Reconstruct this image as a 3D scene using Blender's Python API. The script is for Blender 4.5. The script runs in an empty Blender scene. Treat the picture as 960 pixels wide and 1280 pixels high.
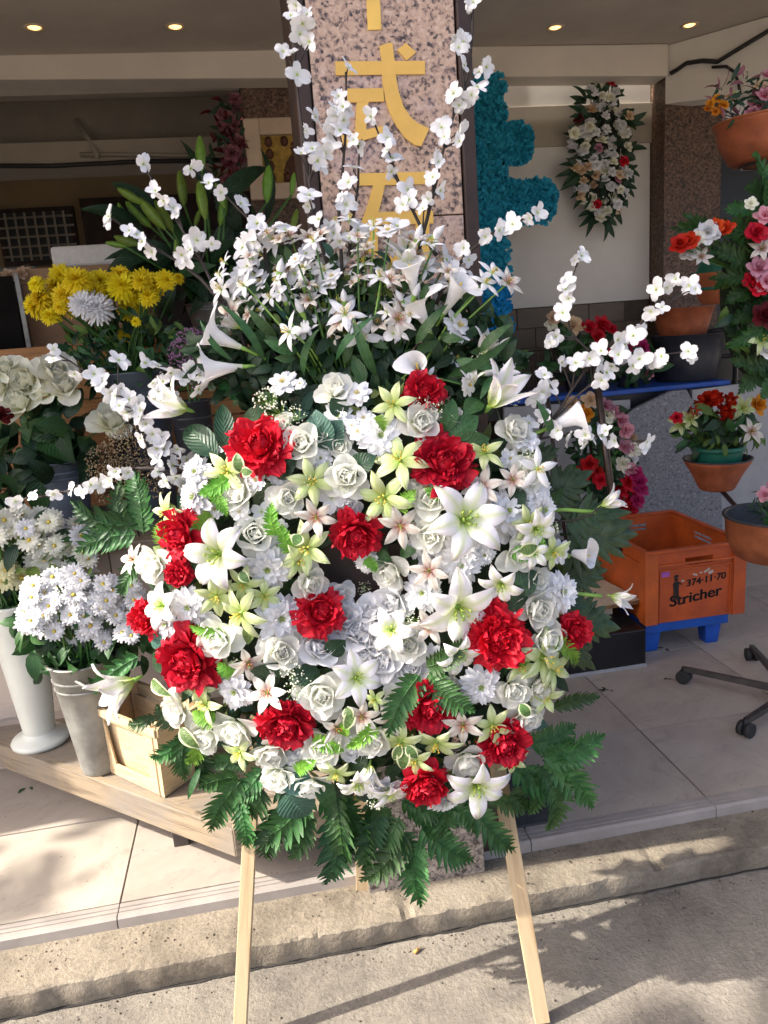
import bpy, math, random
import numpy as np
from mathutils import Vector, Matrix, noise
rnd = random.Random(7)
scene = bpy.context.scene
col = scene.collection
PI = math.pi
rad = math.radians

# ------------------------------------------------------------------ camera
FPX = 960.0; YAW = rad(9.0); PIT = rad(13.5); ROLL = math.atan(301/3980); CAM_H = 1.55
Fw = Vector((math.sin(YAW)*math.cos(PIT), math.cos(YAW)*math.cos(PIT), -math.sin(PIT)))
R0 = Fw.cross(Vector((0, 0, 1))).normalized(); U0 = R0.cross(Fw)
Rt = R0*math.cos(ROLL) - U0*math.sin(ROLL); Up = R0*math.sin(ROLL) + U0*math.cos(ROLL)
CAM = Vector((0, 0, CAM_H))
cd = bpy.data.cameras.new('camera'); cam = bpy.data.objects.new('camera', cd); col.objects.link(cam)
cd.sensor_fit = 'VERTICAL'; cd.sensor_height = 24.0; cd.lens = FPX*24.0/1280.0
cd.clip_start = 0.05; cd.clip_end = 2000
cam.matrix_world = Matrix(((Rt.x, Up.x, -Fw.x, CAM.x), (Rt.y, Up.y, -Fw.y, CAM.y), (Rt.z, Up.z, -Fw.z, CAM.z), (0, 0, 0, 1)))
scene.camera = cam
# ------------------------------------------------------------------ light
SUN_EL = rad(43); SUN_DIR = Vector((1.0, 0.08, 0)).normalized()          # the way the light travels over the ground
w = bpy.data.worlds.new('World'); scene.world = w; w.use_nodes = True
wn = w.node_tree; sky = wn.nodes.new('ShaderNodeTexSky'); sky.sky_type = 'NISHITA'; sky.sun_disc = False
sky.sun_elevation = SUN_EL; sky.sun_rotation = math.atan2(-SUN_DIR.x, -SUN_DIR.y)
sky.air_density = 0.6; sky.dust_density = 5.0; sky.ozone_density = 0.4
bg = wn.nodes['Background']; bg.inputs[1].default_value = 0.15
wn.links.new(sky.outputs[0], bg.inputs[0])
sd = bpy.data.lights.new('sun', 'SUN'); sd.energy = 3.3; sd.angle = rad(0.53); sd.color = (1.0, 0.93, 0.82)
sun = bpy.data.objects.new('sun', sd); col.objects.link(sun)
tr = Vector((SUN_DIR.x*math.cos(SUN_EL), SUN_DIR.y*math.cos(SUN_EL), -math.sin(SUN_EL)))
sun.rotation_euler = tr.to_track_quat('-Z', 'Y').to_euler(); sun.location = (-6, -2, 8)
vs = scene.view_settings; vs.view_transform = 'Standard'; vs.look = 'None'; vs.exposure = 1.62; vs.gamma = 1.0
vs.use_curve_mapping = False

# ------------------------------------------------------------------ pixel helpers (960x1280 photo)
def ray(x, y): return Fw + Rt*((x-480)/FPX) - Up*((y-640)/FPX)
def onz(x, y, z): d = ray(x, y); return CAM + d*((z-CAM_H)/d.z)
def ony(x, y, Y): d = ray(x, y); return CAM + d*(Y/d.y)
def onx(x, y, X): d = ray(x, y); return CAM + d*(X/d.x)
def pxm(p): return (p-CAM).dot(Fw)/FPX          # metres per photo pixel at a point
# ------------------------------------------------------------------ node materials
def newmat(name):
    m = bpy.data.materials.new(name); m.use_nodes = True
    nt = m.node_tree; b = nt.nodes['Principled BSDF']; return m, nt, b
def N(nt, t, **k):
    n = nt.nodes.new(t)
    for a, v in k.items():
        if a.startswith('i_'): n.inputs[a[2:].replace('_', ' ')].default_value = v
        else: setattr(n, a, v)
    return n
def ramp(nt, fac, stops):
    r = nt.nodes.new('ShaderNodeValToRGB'); e = r.color_ramp.elements
    while len(e) < len(stops): e.new(0.5)
    for k, (p, c) in enumerate(stops): e[k].position = p; e[k].color = (*c, 1) if len(c) == 3 else c
    nt.links.new(fac, r.inputs[0]); return r.outputs[0]
def mixc(nt, fac, a, b, mode='MIX'):
    n = nt.nodes.new('ShaderNodeMix'); n.data_type = 'RGBA'; n.blend_type = mode
    for sock, v in ((n.inputs[0], fac), (n.inputs[6], a), (n.inputs[7], b)):
        if isinstance(v, (int, float)): sock.default_value = v
        elif isinstance(v, tuple): sock.default_value = (*v, 1) if len(v) == 3 else v
        else: nt.links.new(v, sock)
    return n.outputs[2]
def vary(nt, colsock, amt=0.12, hue=0.01):
    oi = nt.nodes.new('ShaderNodeObjectInfo'); h = nt.nodes.new('ShaderNodeHueSaturation')
    m1 = N(nt, 'ShaderNodeMapRange'); m1.inputs[3].default_value = 1-amt; m1.inputs[4].default_value = 1+amt
    nt.links.new(oi.outputs['Random'], m1.inputs[0]); nt.links.new(m1.outputs[0], h.inputs['Value'])
    m2 = N(nt, 'ShaderNodeMapRange'); m2.inputs[3].default_value = .5-hue; m2.inputs[4].default_value = .5+hue
    nt.links.new(oi.outputs['Random'], m2.inputs[0]); nt.links.new(m2.outputs[0], h.inputs['Hue'])
    if isinstance(colsock, tuple): h.inputs['Color'].default_value = (*colsock, 1)
    else: nt.links.new(colsock, h.inputs['Color'])
    return h.outputs[0]
def objco(nt, scale=(1, 1, 1)):
    t = nt.nodes.new('ShaderNodeTexCoord'); mp = nt.nodes.new('ShaderNodeMapping'); mp.inputs['Scale'].default_value = scale
    nt.links.new(t.outputs['Object'], mp.inputs[0]); return mp.outputs[0]
def noise_t(nt, co, scale, detail=4, rough=.55, dist=0):
    n = N(nt, 'ShaderNodeTexNoise'); n.inputs['Scale'].default_value = scale; n.inputs['Detail'].default_value = detail
    n.inputs['Roughness'].default_value = rough; n.inputs['Distortion'].default_value = dist
    if co is not None: nt.links.new(co, n.inputs['Vector'])
    return n.outputs['Fac']
def bump(nt, b, h, strength=.3, dist=.01):
    n = nt.nodes.new('ShaderNodeBump'); n.inputs['Strength'].default_value = strength; n.inputs['Distance'].default_value = dist
    nt.links.new(h, n.inputs['Height']); nt.links.new(n.outputs[0], b.inputs['Normal']); return n
MATS = {}
def plain(name, c, rough=.6, scale=8, amt=.25, bmp=.15, metal=0, var=.04, spec=.5, dark=None, bdist=.004):
    if name in MATS: return MATS[name]
    m, nt, b = newmat(name); co = objco(nt); f = noise_t(nt, co, scale, 5, .6)
    dk = dark or tuple(x*(1-amt) for x in c); lt = tuple(min(1, x*(1+amt*.5)) for x in c)
    cs = ramp(nt, f, [(.3, dk), (.7, lt)])
    nt.links.new(vary(nt, cs, var, .003), b.inputs['Base Color'])
    b.inputs['Roughness'].default_value = rough; b.inputs['Metallic'].default_value = metal
    b.inputs['Specular IOR Level'].default_value = spec
    if bmp: bump(nt, b, noise_t(nt, co, scale*6, 4), bmp, bdist)
    MATS[name] = m; return m
def petal_mat(name, tip, throat=None, pos=(.05, .45), trans=.2, var=.06, hue=.01, rough=.55, edge=None, mid=None):
    """petal: pigment runs from throat to tip along the petal (UV u); fine veins; thin enough to pass light"""
    m, nt, b = newmat(name); uv = nt.nodes.new('ShaderNodeUVMap'); sp = nt.nodes.new('ShaderNodeSeparateXYZ')
    nt.links.new(uv.outputs[0], sp.inputs[0])
    throat = throat or tip
    stops = [(pos[0], throat), (pos[1], tip)]
    if edge: stops.append((.97, edge))
    cs = ramp(nt, sp.outputs[0], stops)
    if mid:
        a = N(nt, 'ShaderNodeMath', operation='SUBTRACT'); nt.links.new(sp.outputs[1], a.inputs[0]); a.inputs[1].default_value = .5
        a2 = N(nt, 'ShaderNodeMath', operation='ABSOLUTE'); nt.links.new(a.outputs[0], a2.inputs[0])
        fr = ramp(nt, a2.outputs[0], [(.0, (1, 1, 1)), (.22, (0, 0, 0))]); cs = mixc(nt, fr, cs, mid)
    wv = N(nt, 'ShaderNodeTexNoise'); mp = nt.nodes.new('ShaderNodeMapping'); mp.inputs['Scale'].default_value = (2, 26, 1)
    nt.links.new(uv.outputs[0], mp.inputs[0]); nt.links.new(mp.outputs[0], wv.inputs['Vector']); wv.inputs['Scale'].default_value = 1.0
    vr = ramp(nt, wv.outputs['Fac'], [(.35, (.93, .93, .93)), (.65, (1, 1, 1))])
    cs = mixc(nt, 1.0, cs, vr, 'MULTIPLY'); cs = vary(nt, cs, var, hue)
    nt.links.new(cs, b.inputs['Base Color']); b.inputs['Roughness'].default_value = rough
    b.inputs['Specular IOR Level'].default_value = .25
    bump(nt, b, wv.outputs['Fac'], .25, .004)
    tl = nt.nodes.new('ShaderNodeBsdfTranslucent'); nt.links.new(cs, tl.inputs[0])
    mx = nt.nodes.new('ShaderNodeMixShader'); mx.inputs[0].default_value = trans
    out = nt.nodes['Material Output']
    nt.links.new(b.outputs[0], mx.inputs[1]); nt.links.new(tl.outputs[0], mx.inputs[2]); nt.links.new(mx.outputs[0], out.inputs[0])
    MATS[name] = m; return m
def leaf_mat(name, c, c2=None, rough=.42, vein=(1.5, .6), trans=.18, var=.18, edge=None, spec=.4):
    m, nt, b = newmat(name); uv = nt.nodes.new('ShaderNodeUVMap'); sp = nt.nodes.new('ShaderNodeSeparateXYZ')
    nt.links.new(uv.outputs[0], sp.inputs[0])
    a = N(nt, 'ShaderNodeMath', operation='SUBTRACT'); nt.links.new(sp.outputs[1], a.inputs[0]); a.inputs[1].default_value = .5
    a2 = N(nt, 'ShaderNodeMath', operation='ABSOLUTE'); nt.links.new(a.outputs[0], a2.inputs[0])
    co = objco(nt); f = noise_t(nt, co, 9, 4)
    c2 = c2 or tuple(min(1, x*1.7) for x in c)
    cs = ramp(nt, f, [(.3, c), (.75, c2)])
    if edge: cs = mixc(nt, ramp(nt, a2.outputs[0], [(.34, (0, 0, 0)), (.40, (1, 1, 1))]), cs, edge)
    else: cs = mixc(nt, ramp(nt, a2.outputs[0], [(.0, (.55, .55, .55)), (.05, (0, 0, 0))]), cs, tuple(min(1, x*2.2+.02) for x in c))
    # side veins: bands slanting away from the midrib
    s1 = N(nt, 'ShaderNodeMath', operation='MULTIPLY_ADD'); nt.links.new(a2.outputs[0], s1.inputs[0]); s1.inputs[1].default_value = -vein[1]
    nt.links.new(sp.outputs[0], s1.inputs[2])
    s2 = N(nt, 'ShaderNodeMath', operation='MULTIPLY'); nt.links.new(s1.outputs[0], s2.inputs[0]); s2.inputs[1].default_value = vein[0]*40
    s3 = N(nt, 'ShaderNodeMath', operation='SINE'); nt.links.new(s2.outputs[0], s3.inputs[0])
    bump(nt, b, s3.outputs[0], .22, .004)
    cs = vary(nt, cs, var, .02)
    nt.links.new(cs, b.inputs['Base Color']); b.inputs['Roughness'].default_value = rough; b.inputs['Specular IOR Level'].default_value = spec
    tl = nt.nodes.new('ShaderNodeBsdfTranslucent'); nt.links.new(cs, tl.inputs[0])
    mx = nt.nodes.new('ShaderNodeMixShader'); mx.inputs[0].default_value = trans; out = nt.nodes['Material Output']
    nt.links.new(b.outputs[0], mx.inputs[1]); nt.links.new(tl.outputs[0], mx.inputs[2]); nt.links.new(mx.outputs[0], out.inputs[0])
    MATS[name] = m; return m
def granite(name, cols, scale=90, rough=.35, stain=None):
    m, nt, b = newmat(name); co = objco(nt)
    v = N(nt, 'ShaderNodeTexVoronoi'); v.inputs['Scale'].default_value = scale; nt.links.new(co, v.inputs['Vector'])
    sp = nt.nodes.new('ShaderNodeSeparateColor'); nt.links.new(v.outputs['Color'], sp.inputs[0])
    n = noise_t(nt, co, scale*.45, 5, .7)
    ad = N(nt, 'ShaderNodeMath', operation='MULTIPLY_ADD'); nt.links.new(sp.outputs[0], ad.inputs[0]); ad.inputs[1].default_value = .35; 
    sb = N(nt, 'ShaderNodeMath', operation='MULTIPLY_ADD'); nt.links.new(n, sb.inputs[0]); sb.inputs[1].default_value = 1.3; sb.inputs[2].default_value = -.32
    nt.links.new(sb.outputs[0], ad.inputs[2])
    cs = ramp(nt, ad.outputs[0], cols)
    if stain: cs = stain(nt, co, cs)
    nt.links.new(cs, b.inputs['Base Color']); b.inputs['Roughness'].default_value = rough
    MATS[name] = m; return m
def wood(name, c, dark, scale=(1, 14, 14), rough=.65, grain=5, bmp=.2, weather=None, var=.08):
    m, nt, b = newmat(name); co = objco(nt, scale); f = noise_t(nt, co, grain, 6, .62, .6)
    cs = ramp(nt, f, [(.25, dark), (.5, c), (.8, tuple(min(1, x*1.15) for x in c))])
    co2 = objco(nt)
    if weather: cs = mixc(nt, ramp(nt, noise_t(nt, co2, 4.5, 5, .65), [(.42, (0, 0, 0)), (.68, (1, 1, 1))]), cs, weather)
    kn = N(nt, 'ShaderNodeTexVoronoi'); kn.inputs['Scale'].default_value = 5.5; nt.links.new(co2, kn.inputs['Vector'])
    cs = mixc(nt, ramp(nt, kn.outputs['Distance'], [(.05, (.7, .7, .7)), (.11, (0, 0, 0))]), cs, tuple(x*.6 for x in dark))
    nt.links.new(vary(nt, cs, var, .006), b.inputs['Base Color']); b.inputs['Roughness'].default_value = rough
    bump(nt, b, f, bmp, .004); MATS[name] = m; return m
def concrete(name, c, dark, light, scale=1.0, bmp=.6, rough=.9, spots=None):
    m, nt, b = newmat(name); co = objco(nt)
    f1 = noise_t(nt, co, 2.6*scale, 8, .68); f2 = noise_t(nt, co, 55*scale, 5, .7); f3 = noise_t(nt, co, 9*scale, 6, .6, .8)
    cs = ramp(nt, f1, [(.3, dark), (.5, c), (.72, light)])
    cs = mixc(nt, .5, cs, ramp(nt, f2, [(.3, (.35, .35, .35)), (.6, (.62, .62, .62))]), 'OVERLAY')
    cs = mixc(nt, ramp(nt, f3, [(.5, (0, 0, 0)), (.75, (.55, .55, .55))]), cs, dark)
    v = N(nt, 'ShaderNodeTexVoronoi'); v.inputs['Scale'].default_value = 38*scale; nt.links.new(co, v.inputs['Vector'])
    cs = mixc(nt, ramp(nt, v.outputs['Distance'], [(.05, (.6, .6, .6)), (.14, (0, 0, 0))]), cs, tuple(x*.45 for x in dark))
    nt.links.new(cs, b.inputs['Base Color']); b.inputs['Roughness'].default_value = rough; b.inputs['Specular IOR Level'].default_value = .25
    h = N(nt, 'ShaderNodeMath', operation='ADD'); nt.links.new(f2, h.inputs[0]); nt.links.new(f3, h.inputs[1])
    bump(nt, b, h.outputs[0], bmp, .006); MATS[name] = m; return m

# flowers
petal_mat('petal_white', (.85, .85, .865), (.72, .78, .58), (.0, .3))
petal_mat('petal_cool', (.91, .91, .92), (.80, .84, .76), (.0, .35))
petal_mat('petal_rose', (.94, .945, .89), (.84, .90, .64), (.0, .40), hue=.012, trans=.5)
petal_mat('petal_red', (.58, .010, .030), (.42, .004, .014), (.0, .6), trans=.14, var=.14, rough=.5, hue=.001)
petal_mat('petal_lily', (.90, .885, .89), (.52, .66, .12), (.08, .42), mid=(.72, .76, .52), edge=(.89, .82, .85))
petal_mat('petal_green_lily', (.70, .76, .45), (.34, .48, .08), (.05, .6), mid=(.52, .64, .25), var=.1)
petal_mat('petal_blush', (.80, .76, .68), (.42, .16, .14), (.08, .42), mid=(.72, .6, .5), var=.08)
petal_mat('petal_yellow', (.93, .74, .02), (.86, .55, .0), (.0, .5), trans=.15, var=.08)
petal_mat('petal_cream', (.93, .92, .78), (.86, .85, .55), (.0, .6), var=.06)
petal_mat('petal_lemon', (.82, .80, .46), (.72, .62, .12), (.0, .5), var=.08)
petal_mat('petal_mauve', (.56, .30, .52), (.42, .16, .36), (.0, .5), var=.15)
petal_mat('petal_pink', (.74, .36, .44), (.70, .12, .25), (.0, .6), var=.2)
petal_mat('petal_magenta', (.55, .03, .16), (.4, .01, .08), (.0, .5), var=.15)
petal_mat('petal_scarlet', (.62, .035, .01), (.5, .02, .01), (.0, .5), var=.15, trans=.15)
petal_mat('petal_orange', (.75, .28, .02), (.6, .12, .01), (.0, .5), var=.15)
petal_mat('petal_peach', (.78, .58, .38), (.7, .4, .22), (.0, .5), var=.1)
petal_mat('petal_burgundy', (.10, .008, .015), (.06, .004, .008), (.0, .5), var=.2)
petal_mat('petal_dusty', (.30, .12, .15), (.2, .06, .09), (.0, .5), var=.2)
petal_mat('petal_teal', (.025, .36, .54), (.012, .20, .33), (.0, .6), var=.22, trans=.1)
petal_mat('petal_blue', (.015, .33, .74), (.010, .20, .50), (.0, .6), var=.22, trans=.1)
petal_mat('petal_dried', (.50, .38, .22), (.36, .24, .12), (.0, .5), var=.2, trans=.1)
leaf_mat('fern_green', (.024, .082, .020), (.052, .15, .036), rough=.38, var=.35)
leaf_mat('fern_deep', (.014, .055, .016), (.028, .095, .028), rough=.36)
leaf_mat('fern_bright', (.10, .28, .02), (.22, .42, .05), rough=.5)
leaf_mat('leaf_dark', (.010, .034, .014), (.025, .07, .028), rough=.4)
leaf_mat('leaf_blue', (.030, .085, .065), (.06, .15, .11), rough=.55)
leaf_mat('leaf_mid', (.022, .075, .022), (.05, .14, .04), rough=.4)
leaf_mat('leaf_palm', (.022, .05, .018), (.06, .11, .045), rough=.36, vein=(.02, 0))
leaf_mat('leaf_olive', (.07, .13, .02), (.16, .24, .05), rough=.45)
leaf_mat('leaf_variegated', (.05, .12, .03), (.16, .26, .08), edge=(.66, .70, .42))
leaf_mat('bud_green', (.14, .28, .035), (.24, .38, .06), rough=.4, vein=(.02, 0))
plain('stem_green', (.06, .16, .03), .5, 20, .3, 0)
plain('stem_dark', (.035, .025, .022), .7, 30, .3, .2)
plain('stem_lime', (.22, .40, .07), .45, 20, .2, 0)
plain('stamen_green', (.40, .52, .08), .5, 20, .2, 0)
plain('stamen_yellow', (.75, .55, .08), .6, 40, .3, .2)
plain('stamen_rust', (.42, .16, .03), .7, 40, .3, .2)
plain('moss', (.02, .035, .014), .95, 30, .5, .6)
plain('crack', (.030, .026, .022), .95, 40, .4, .3)
plain('gypso', (.70, .72, .58), .8, 60, .2, .3)
# built things
wood('pine', (.50, .38, .23), (.36, .24, .12), (14, 14, 1), grain=4)
wood('pine_box', (.56, .42, .25), (.42, .28, .14), (3, 3, 14), grain=4)
wood('bench_wood', (.25, .19, .13), (.065, .043, .028), (2.5, 34, 34), grain=2.0, weather=(.19, .165, .14), bmp=.5)
wood('plank_orange', (.46, .22, .075), (.27, .11, .035), (1.2, 14, 14), grain=4, var=.12)
wood('chipboard', (.58, .48, .36), (.46, .36, .24), (6, 6, 6), grain=8)
plain('chip_edge', (.26, .13, .05), .9, 60, .5, .6)
plain('crate_orange', (.56, .105, .020), .45, 9, .16, .12, dark=(.38, .070, .018))
plain('pallet_blue', (.012, .085, .42), .45, 16, .25, .1)
plain('terracotta', (.40, .115, .045), .55, 14, .38, .2)
plain('pot_inside', (.045, .05, .06), .5, 14, .3, .1)
plain('pot_green', (.012, .13, .085), .4, 14, .2, .05)
plain('black_plastic', (.012, .012, .014), .4, 20, .3, .1)
plain('dark_plastic', (.035, .037, .045), .45, 20, .3, .1)
plain('brown_metal', (.050, .026, .020), .5, 12, .45, .2, metal=.2, dark=(.025, .016, .014))
plain('tube_brown', (.12, .09, .075), .32, 9, .4, .1, metal=.75)
plain('caster_metal', (.10, .09, .085), .45, 18, .4, .1, metal=.6)
plain('dark_void', (.012, .011, .010), .95, 8, .4, 0, spec=.1)
plain('rubber', (.02, .02, .022), .7, 30, .3, .2)
plain('zinc', (.30, .30, .28), .5, 10, .35, .2, metal=.35, dark=(.17, .165, .15))
plain('grey_bucket', (.10, .125, .155), .5, 12, .35, .15, dark=(.06, .075, .10))
plain('white_plastic', (.66, .68, .62), .38, 9, .08, .03)
plain('styrofoam', (.72, .70, .66), .9, 40, .1, .4)
plain('cardboard', (.33, .20, .11), .85, 7, .15, .1)
plain('gold_paint', (.80, .50, .11), .5, 10, .14, .04)
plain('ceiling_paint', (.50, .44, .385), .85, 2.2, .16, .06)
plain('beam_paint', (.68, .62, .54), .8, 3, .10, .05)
plain('wall_cream', (.74, .70, .64), .85, 2.5, .10, .06)
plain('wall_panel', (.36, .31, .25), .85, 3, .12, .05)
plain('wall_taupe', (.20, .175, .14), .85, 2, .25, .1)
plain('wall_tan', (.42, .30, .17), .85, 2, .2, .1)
plain('brown_tile', (.16, .115, .075), .5, 6, .3, .08)
plain('brown_grout', (.10, .075, .055), .9, 20, .2, .1)
plain('frame_wood', (.60, .46, .34), .5, 12, .12, .08)
plain('gold_leaf', (.48, .31, .07), .38, 38, .45, .9, metal=.55, bdist=.006)
plain('icon_brown', (.10, .035, .018), .6, 30, .4, .3)
plain('grout', (.16, .14, .13), .95, 30, .3, .2)
plain('nosing', (.32, .285, .255), .6, 8, .2, .1)
plain('window_glass', (.10, .11, .11), .1, 3, .3, 0)
plain('cable', (.015, .014, .014), .5, 20, .2, 0)
plain('black_cabinet', (.010, .010, .011), .3, 6, .3, .03)
plain('beige_box', (.62, .52, .43), .7, 5, .1, .05)
plain('sticker', (.42, .10, .46), .5, 30, .3, 0)
plain('print_black', (.012, .010, .010), .6, 40, .4, 0)
plain('print_worn', (.55, .50, .45), .6, 60, .4, 0)
plain('floor_mat', (.05, .05, .055), .85, 30, .3, .3)
plain('debris', (.045, .03, .02), .9, 30, .4, .3)
plain('cork', (.62, .33, .10), .9, 60, .35, .2)
plain('light_slab', (.36, .36, .37), .5, 8, .15, .08)
plain('bark', (.10, .07, .05), .9, 12, .4, .8)
leaf_mat('tree_leaf', (.03, .08, .02), (.07, .14, .035))
granite('granite_dark', [(.30, (.10, .10, .115)), (.48, (.26, .26, .28)), (.62, (.15, .15, .165)), (.8, (.40, .40, .42))], 150, .5)
granite('granite_base', [(.28, (.05, .042, .036)), (.45, (.20, .17, .15)), (.62, (.32, .27, .23)), (.85, (.46, .40, .34))], 140, .55)
granite('granite_brown', [(.30, (.02, .012, .010)), (.48, (.10, .055, .034)), (.66, (.15, .083, .05)), (.85, (.22, .14, .10))], 120, .5)
def blue_smear(nt, co, cs):
    """old blue and violet paint wiped over the stone, left of and around the lettering"""
    t = nt.nodes.new('ShaderNodeMapping'); t.inputs['Location'].default_value = (.118, 0, -2.055); nt.links.new(co, t.inputs[0])
    t2 = nt.nodes.new('ShaderNodeMapping'); t2.inputs['Scale'].default_value = (11, 1, 6.0); nt.links.new(t.outputs[0], t2.inputs[0])
    g = N(nt, 'ShaderNodeTexGradient', gradient_type='SPHERICAL'); nt.links.new(t2.outputs[0], g.inputs[0])
    n = noise_t(nt, co, 26, 6, .7)
    mm = N(nt, 'ShaderNodeMath', operation='MULTIPLY'); nt.links.new(g.outputs['Fac'], mm.inputs[0]); nt.links.new(n, mm.inputs[1])
    cs = mixc(nt, ramp(nt, mm.outputs[0], [(.17, (0, 0, 0)), (.33, (.8, .8, .8))]), cs, (.16, .33, .46))
    n2 = noise_t(nt, co, 4.2, 5, .7)
    return mixc(nt, ramp(nt, n2, [(.52, (0, 0, 0)), (.75, (.42, .42, .42))]), cs, (.34, .29, .42))
granite('granite_pink', [(.24, (.05, .038, .036)), (.36, (.21, .14, .115)), (.48, (.46, .31, .225)), (.68, (.56, .39, .28)), (.9, (.64, .50, .40))], 150, .35, blue_smear)
concrete('street_concrete', (.205, .182, .150), (.11, .10, .088), (.265, .238, .20), 1.3, 1.0)
concrete('kerb_concrete', (.235, .20, .152), (.105, .088, .068), (.29, .25, .195), 1.6, .9)
def tile_mat():
    m, nt, b = newmat('floor_tile'); co = objco(nt)
    f = noise_t(nt, co, 3.2, 6, .6, 1.2); f2 = noise_t(nt, co, 30, 5, .65)
    cs = ramp(nt, f, [(.3, (.315, .272, .228)), (.55, (.39, .34, .288)), (.75, (.445, .392, .335))])
    cs = mixc(nt, ramp(nt, f2, [(.56, (0, 0, 0)), (.78, (.35, .35, .35))]), cs, (.30, .25, .22))
    f3 = noise_t(nt, co, 6.5, 8, .72, 1.5); cs = mixc(nt, ramp(nt, f3, [(.54, (0, 0, 0)), (.72, (.5, .5, .5))]), cs, (.17, .135, .115))
    v = N(nt, 'ShaderNodeTexVoronoi'); v.inputs['Scale'].default_value = 24; nt.links.new(co, v.inputs['Vector'])
    cs = mixc(nt, ramp(nt, v.outputs['Distance'], [(.04, (.7, .7, .7)), (.09, (0, 0, 0))]), cs, (.12, .09, .075))
    nt.links.new(vary(nt, cs, .09, .006), b.inputs['Base Color'])
    b.inputs['Roughness'].default_value = .48; bump(nt, b, f2, .08, .003); MATS['floor_tile'] = m
tile_mat()
m_, nt_, b_ = newmat('lamp_glow'); b_.inputs['Emission Color'].default_value = (1, .58, .18, 1); b_.inputs['Emission Strength'].default_value = 1.1
MATS['lamp_glow'] = m_

# ------------------------------------------------------------------ mesh builder
class MB:
    def __init__(s): s.v = []; s.f = []; s.m = []; s.uv = []
    def add(s, V, F, m=0, uv=None, M=None):
        o = len(s.v)
        if M is not None: V = [tuple(M @ Vector(p)) for p in V]
        s.v += [tuple(p) for p in V]; s.uv += [tuple(q) for q in uv] if uv is not None else [(0.5, 0.5)]*len(V)
        s.f += [tuple(i+o for i in q) for q in F]; s.m += [m]*len(F); return s
    def grid(s, P, m=0, M=None, wrap=False):
        """P[i][j] points; u runs along i, v along j"""
        nu, nv = len(P), len(P[0]); V = [P[i][j] for i in range(nu) for j in range(nv)]
        uv = [(i/max(1, nu-1), j/max(1, nv-1)) for i in range(nu) for j in range(nv)]; Fc = []
        for i in range(nu-1):
            for j in range(nv if wrap else nv-1):
                k = (j+1) % nv; Fc.append((i*nv+j, i*nv+k, (i+1)*nv+k, (i+1)*nv+j))
        return s.add(V, Fc, m, uv, M)
    def box(s, lo, hi, m=0, M=None):
        x0, y0, z0 = lo; x1, y1, z1 = hi
        V = [(x0, y0, z0), (x1, y0, z0), (x1, y1, z0), (x0, y1, z0), (x0, y0, z1), (x1, y0, z1), (x1, y1, z1), (x0, y1, z1)]
        return s.add(V, [(0, 3, 2, 1), (4, 5, 6, 7), (0, 1, 5, 4), (1, 2, 6, 5), (2, 3, 7, 6), (3, 0, 4, 7)], m, None, M)
    def prism(s, pts, axis, a, b, m=0, M=None):
        """2-D outline pushed along an axis; ear-free: outline given as convex pieces or one simple loop"""
        def P(p, t): return (t, p[0], p[1]) if axis == 'x' else ((p[0], t, p[1]) if axis == 'y' else (p[0], p[1], t))
        n = len(pts); V = [P(p, a) for p in pts] + [P(p, b) for p in pts]
        Fc = [tuple(range(n)), tuple(range(2*n-1, n-1, -1))] + [(i, i+n, (i+1) % n+n, (i+1) % n) for i in range(n)]
        return s.add(V, Fc, m, None, M)
    def tube(s, path, r, n=6, m=0, M=None, cap=True):
        path = [Vector(p) for p in path]; rs = r if isinstance(r, (list, tuple)) else [r]*len(path); rows = []
        up = None
        for i, p in enumerate(path):
            t = (path[min(i+1, len(path)-1)]-path[max(i-1, 0)])
            t = t.normalized() if t.length > 1e-9 else Vector((0, 0, 1))
            if up is None: up = t.orthogonal().normalized()
            up = (up - t*up.dot(t)); up = up.normalized() if up.length > 1e-6 else t.orthogonal().normalized()
            sd_ = t.cross(up)
            rows.append([tuple(p+(up*math.cos(2*PI*k/n)+sd_*math.sin(2*PI*k/n))*rs[i]) for k in range(n)])
        o = len(s.v); s.grid(rows, m, M, wrap=True)
        if cap:
            s.f.append(tuple(o+k for k in reversed(range(n)))); s.m.append(m)
            e = o+(len(rows)-1)*n; s.f.append(tuple(e+k for k in range(n))); s.m.append(m)
        return s
    def lathe(s, prof, n=28, m=0, M=None, sx=1, sy=1):
        rows = [[(rr*math.cos(2*PI*k/n)*sx, rr*math.sin(2*PI*k/n)*sy, z) for k in range(n)] for rr, z in prof]
        return s.grid(rows, m, M, wrap=True)
    def ball(s, c, r, m=0, M=None, n=8, k=5, sz=1):
        rows = [[(c[0]+r*math.sin(PI*i/k)*math.cos(2*PI*j/n), c[1]+r*math.sin(PI*i/k)*math.sin(2*PI*j/n), c[2]-r*sz*math.cos(PI*i/k)) for j in range(n)] for i in range(k+1)]
        return s.grid(rows, m, M, wrap=True)
    def mesh(s, name, mats, smooth=True):
        me = bpy.data.meshes.new(name); me.from_pydata(s.v, [], s.f)
        for q in (mats if isinstance(mats, (list, tuple)) else [mats]): me.materials.append(MATS[q])
        me.polygons.foreach_set('material_index', s.m)
        me.polygons.foreach_set('use_smooth', [smooth]*len(s.f))
        uvl = me.uv_layers.new(name='UVMap'); vi = np.empty(len(me.loops), np.int32); me.loops.foreach_get('vertex_index', vi)
        uvl.data.foreach_set('uv', np.array(s.uv, np.float32)[vi].ravel()); me.update(); return me
def link(name, me, parent=None, mw=None):
    """link a mesh (or None for an Empty); mw is its place in the world"""
    o = bpy.data.objects.new(name, me); col.objects.link(o); mw = mw or Matrix.Identity(4)
    if parent is not None:
        o.parent = parent; o.matrix_basis = WM[parent.name].inverted() @ mw
    else: o.matrix_basis = mw
    WM[o.name] = mw.copy(); return o
WM = {}
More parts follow.
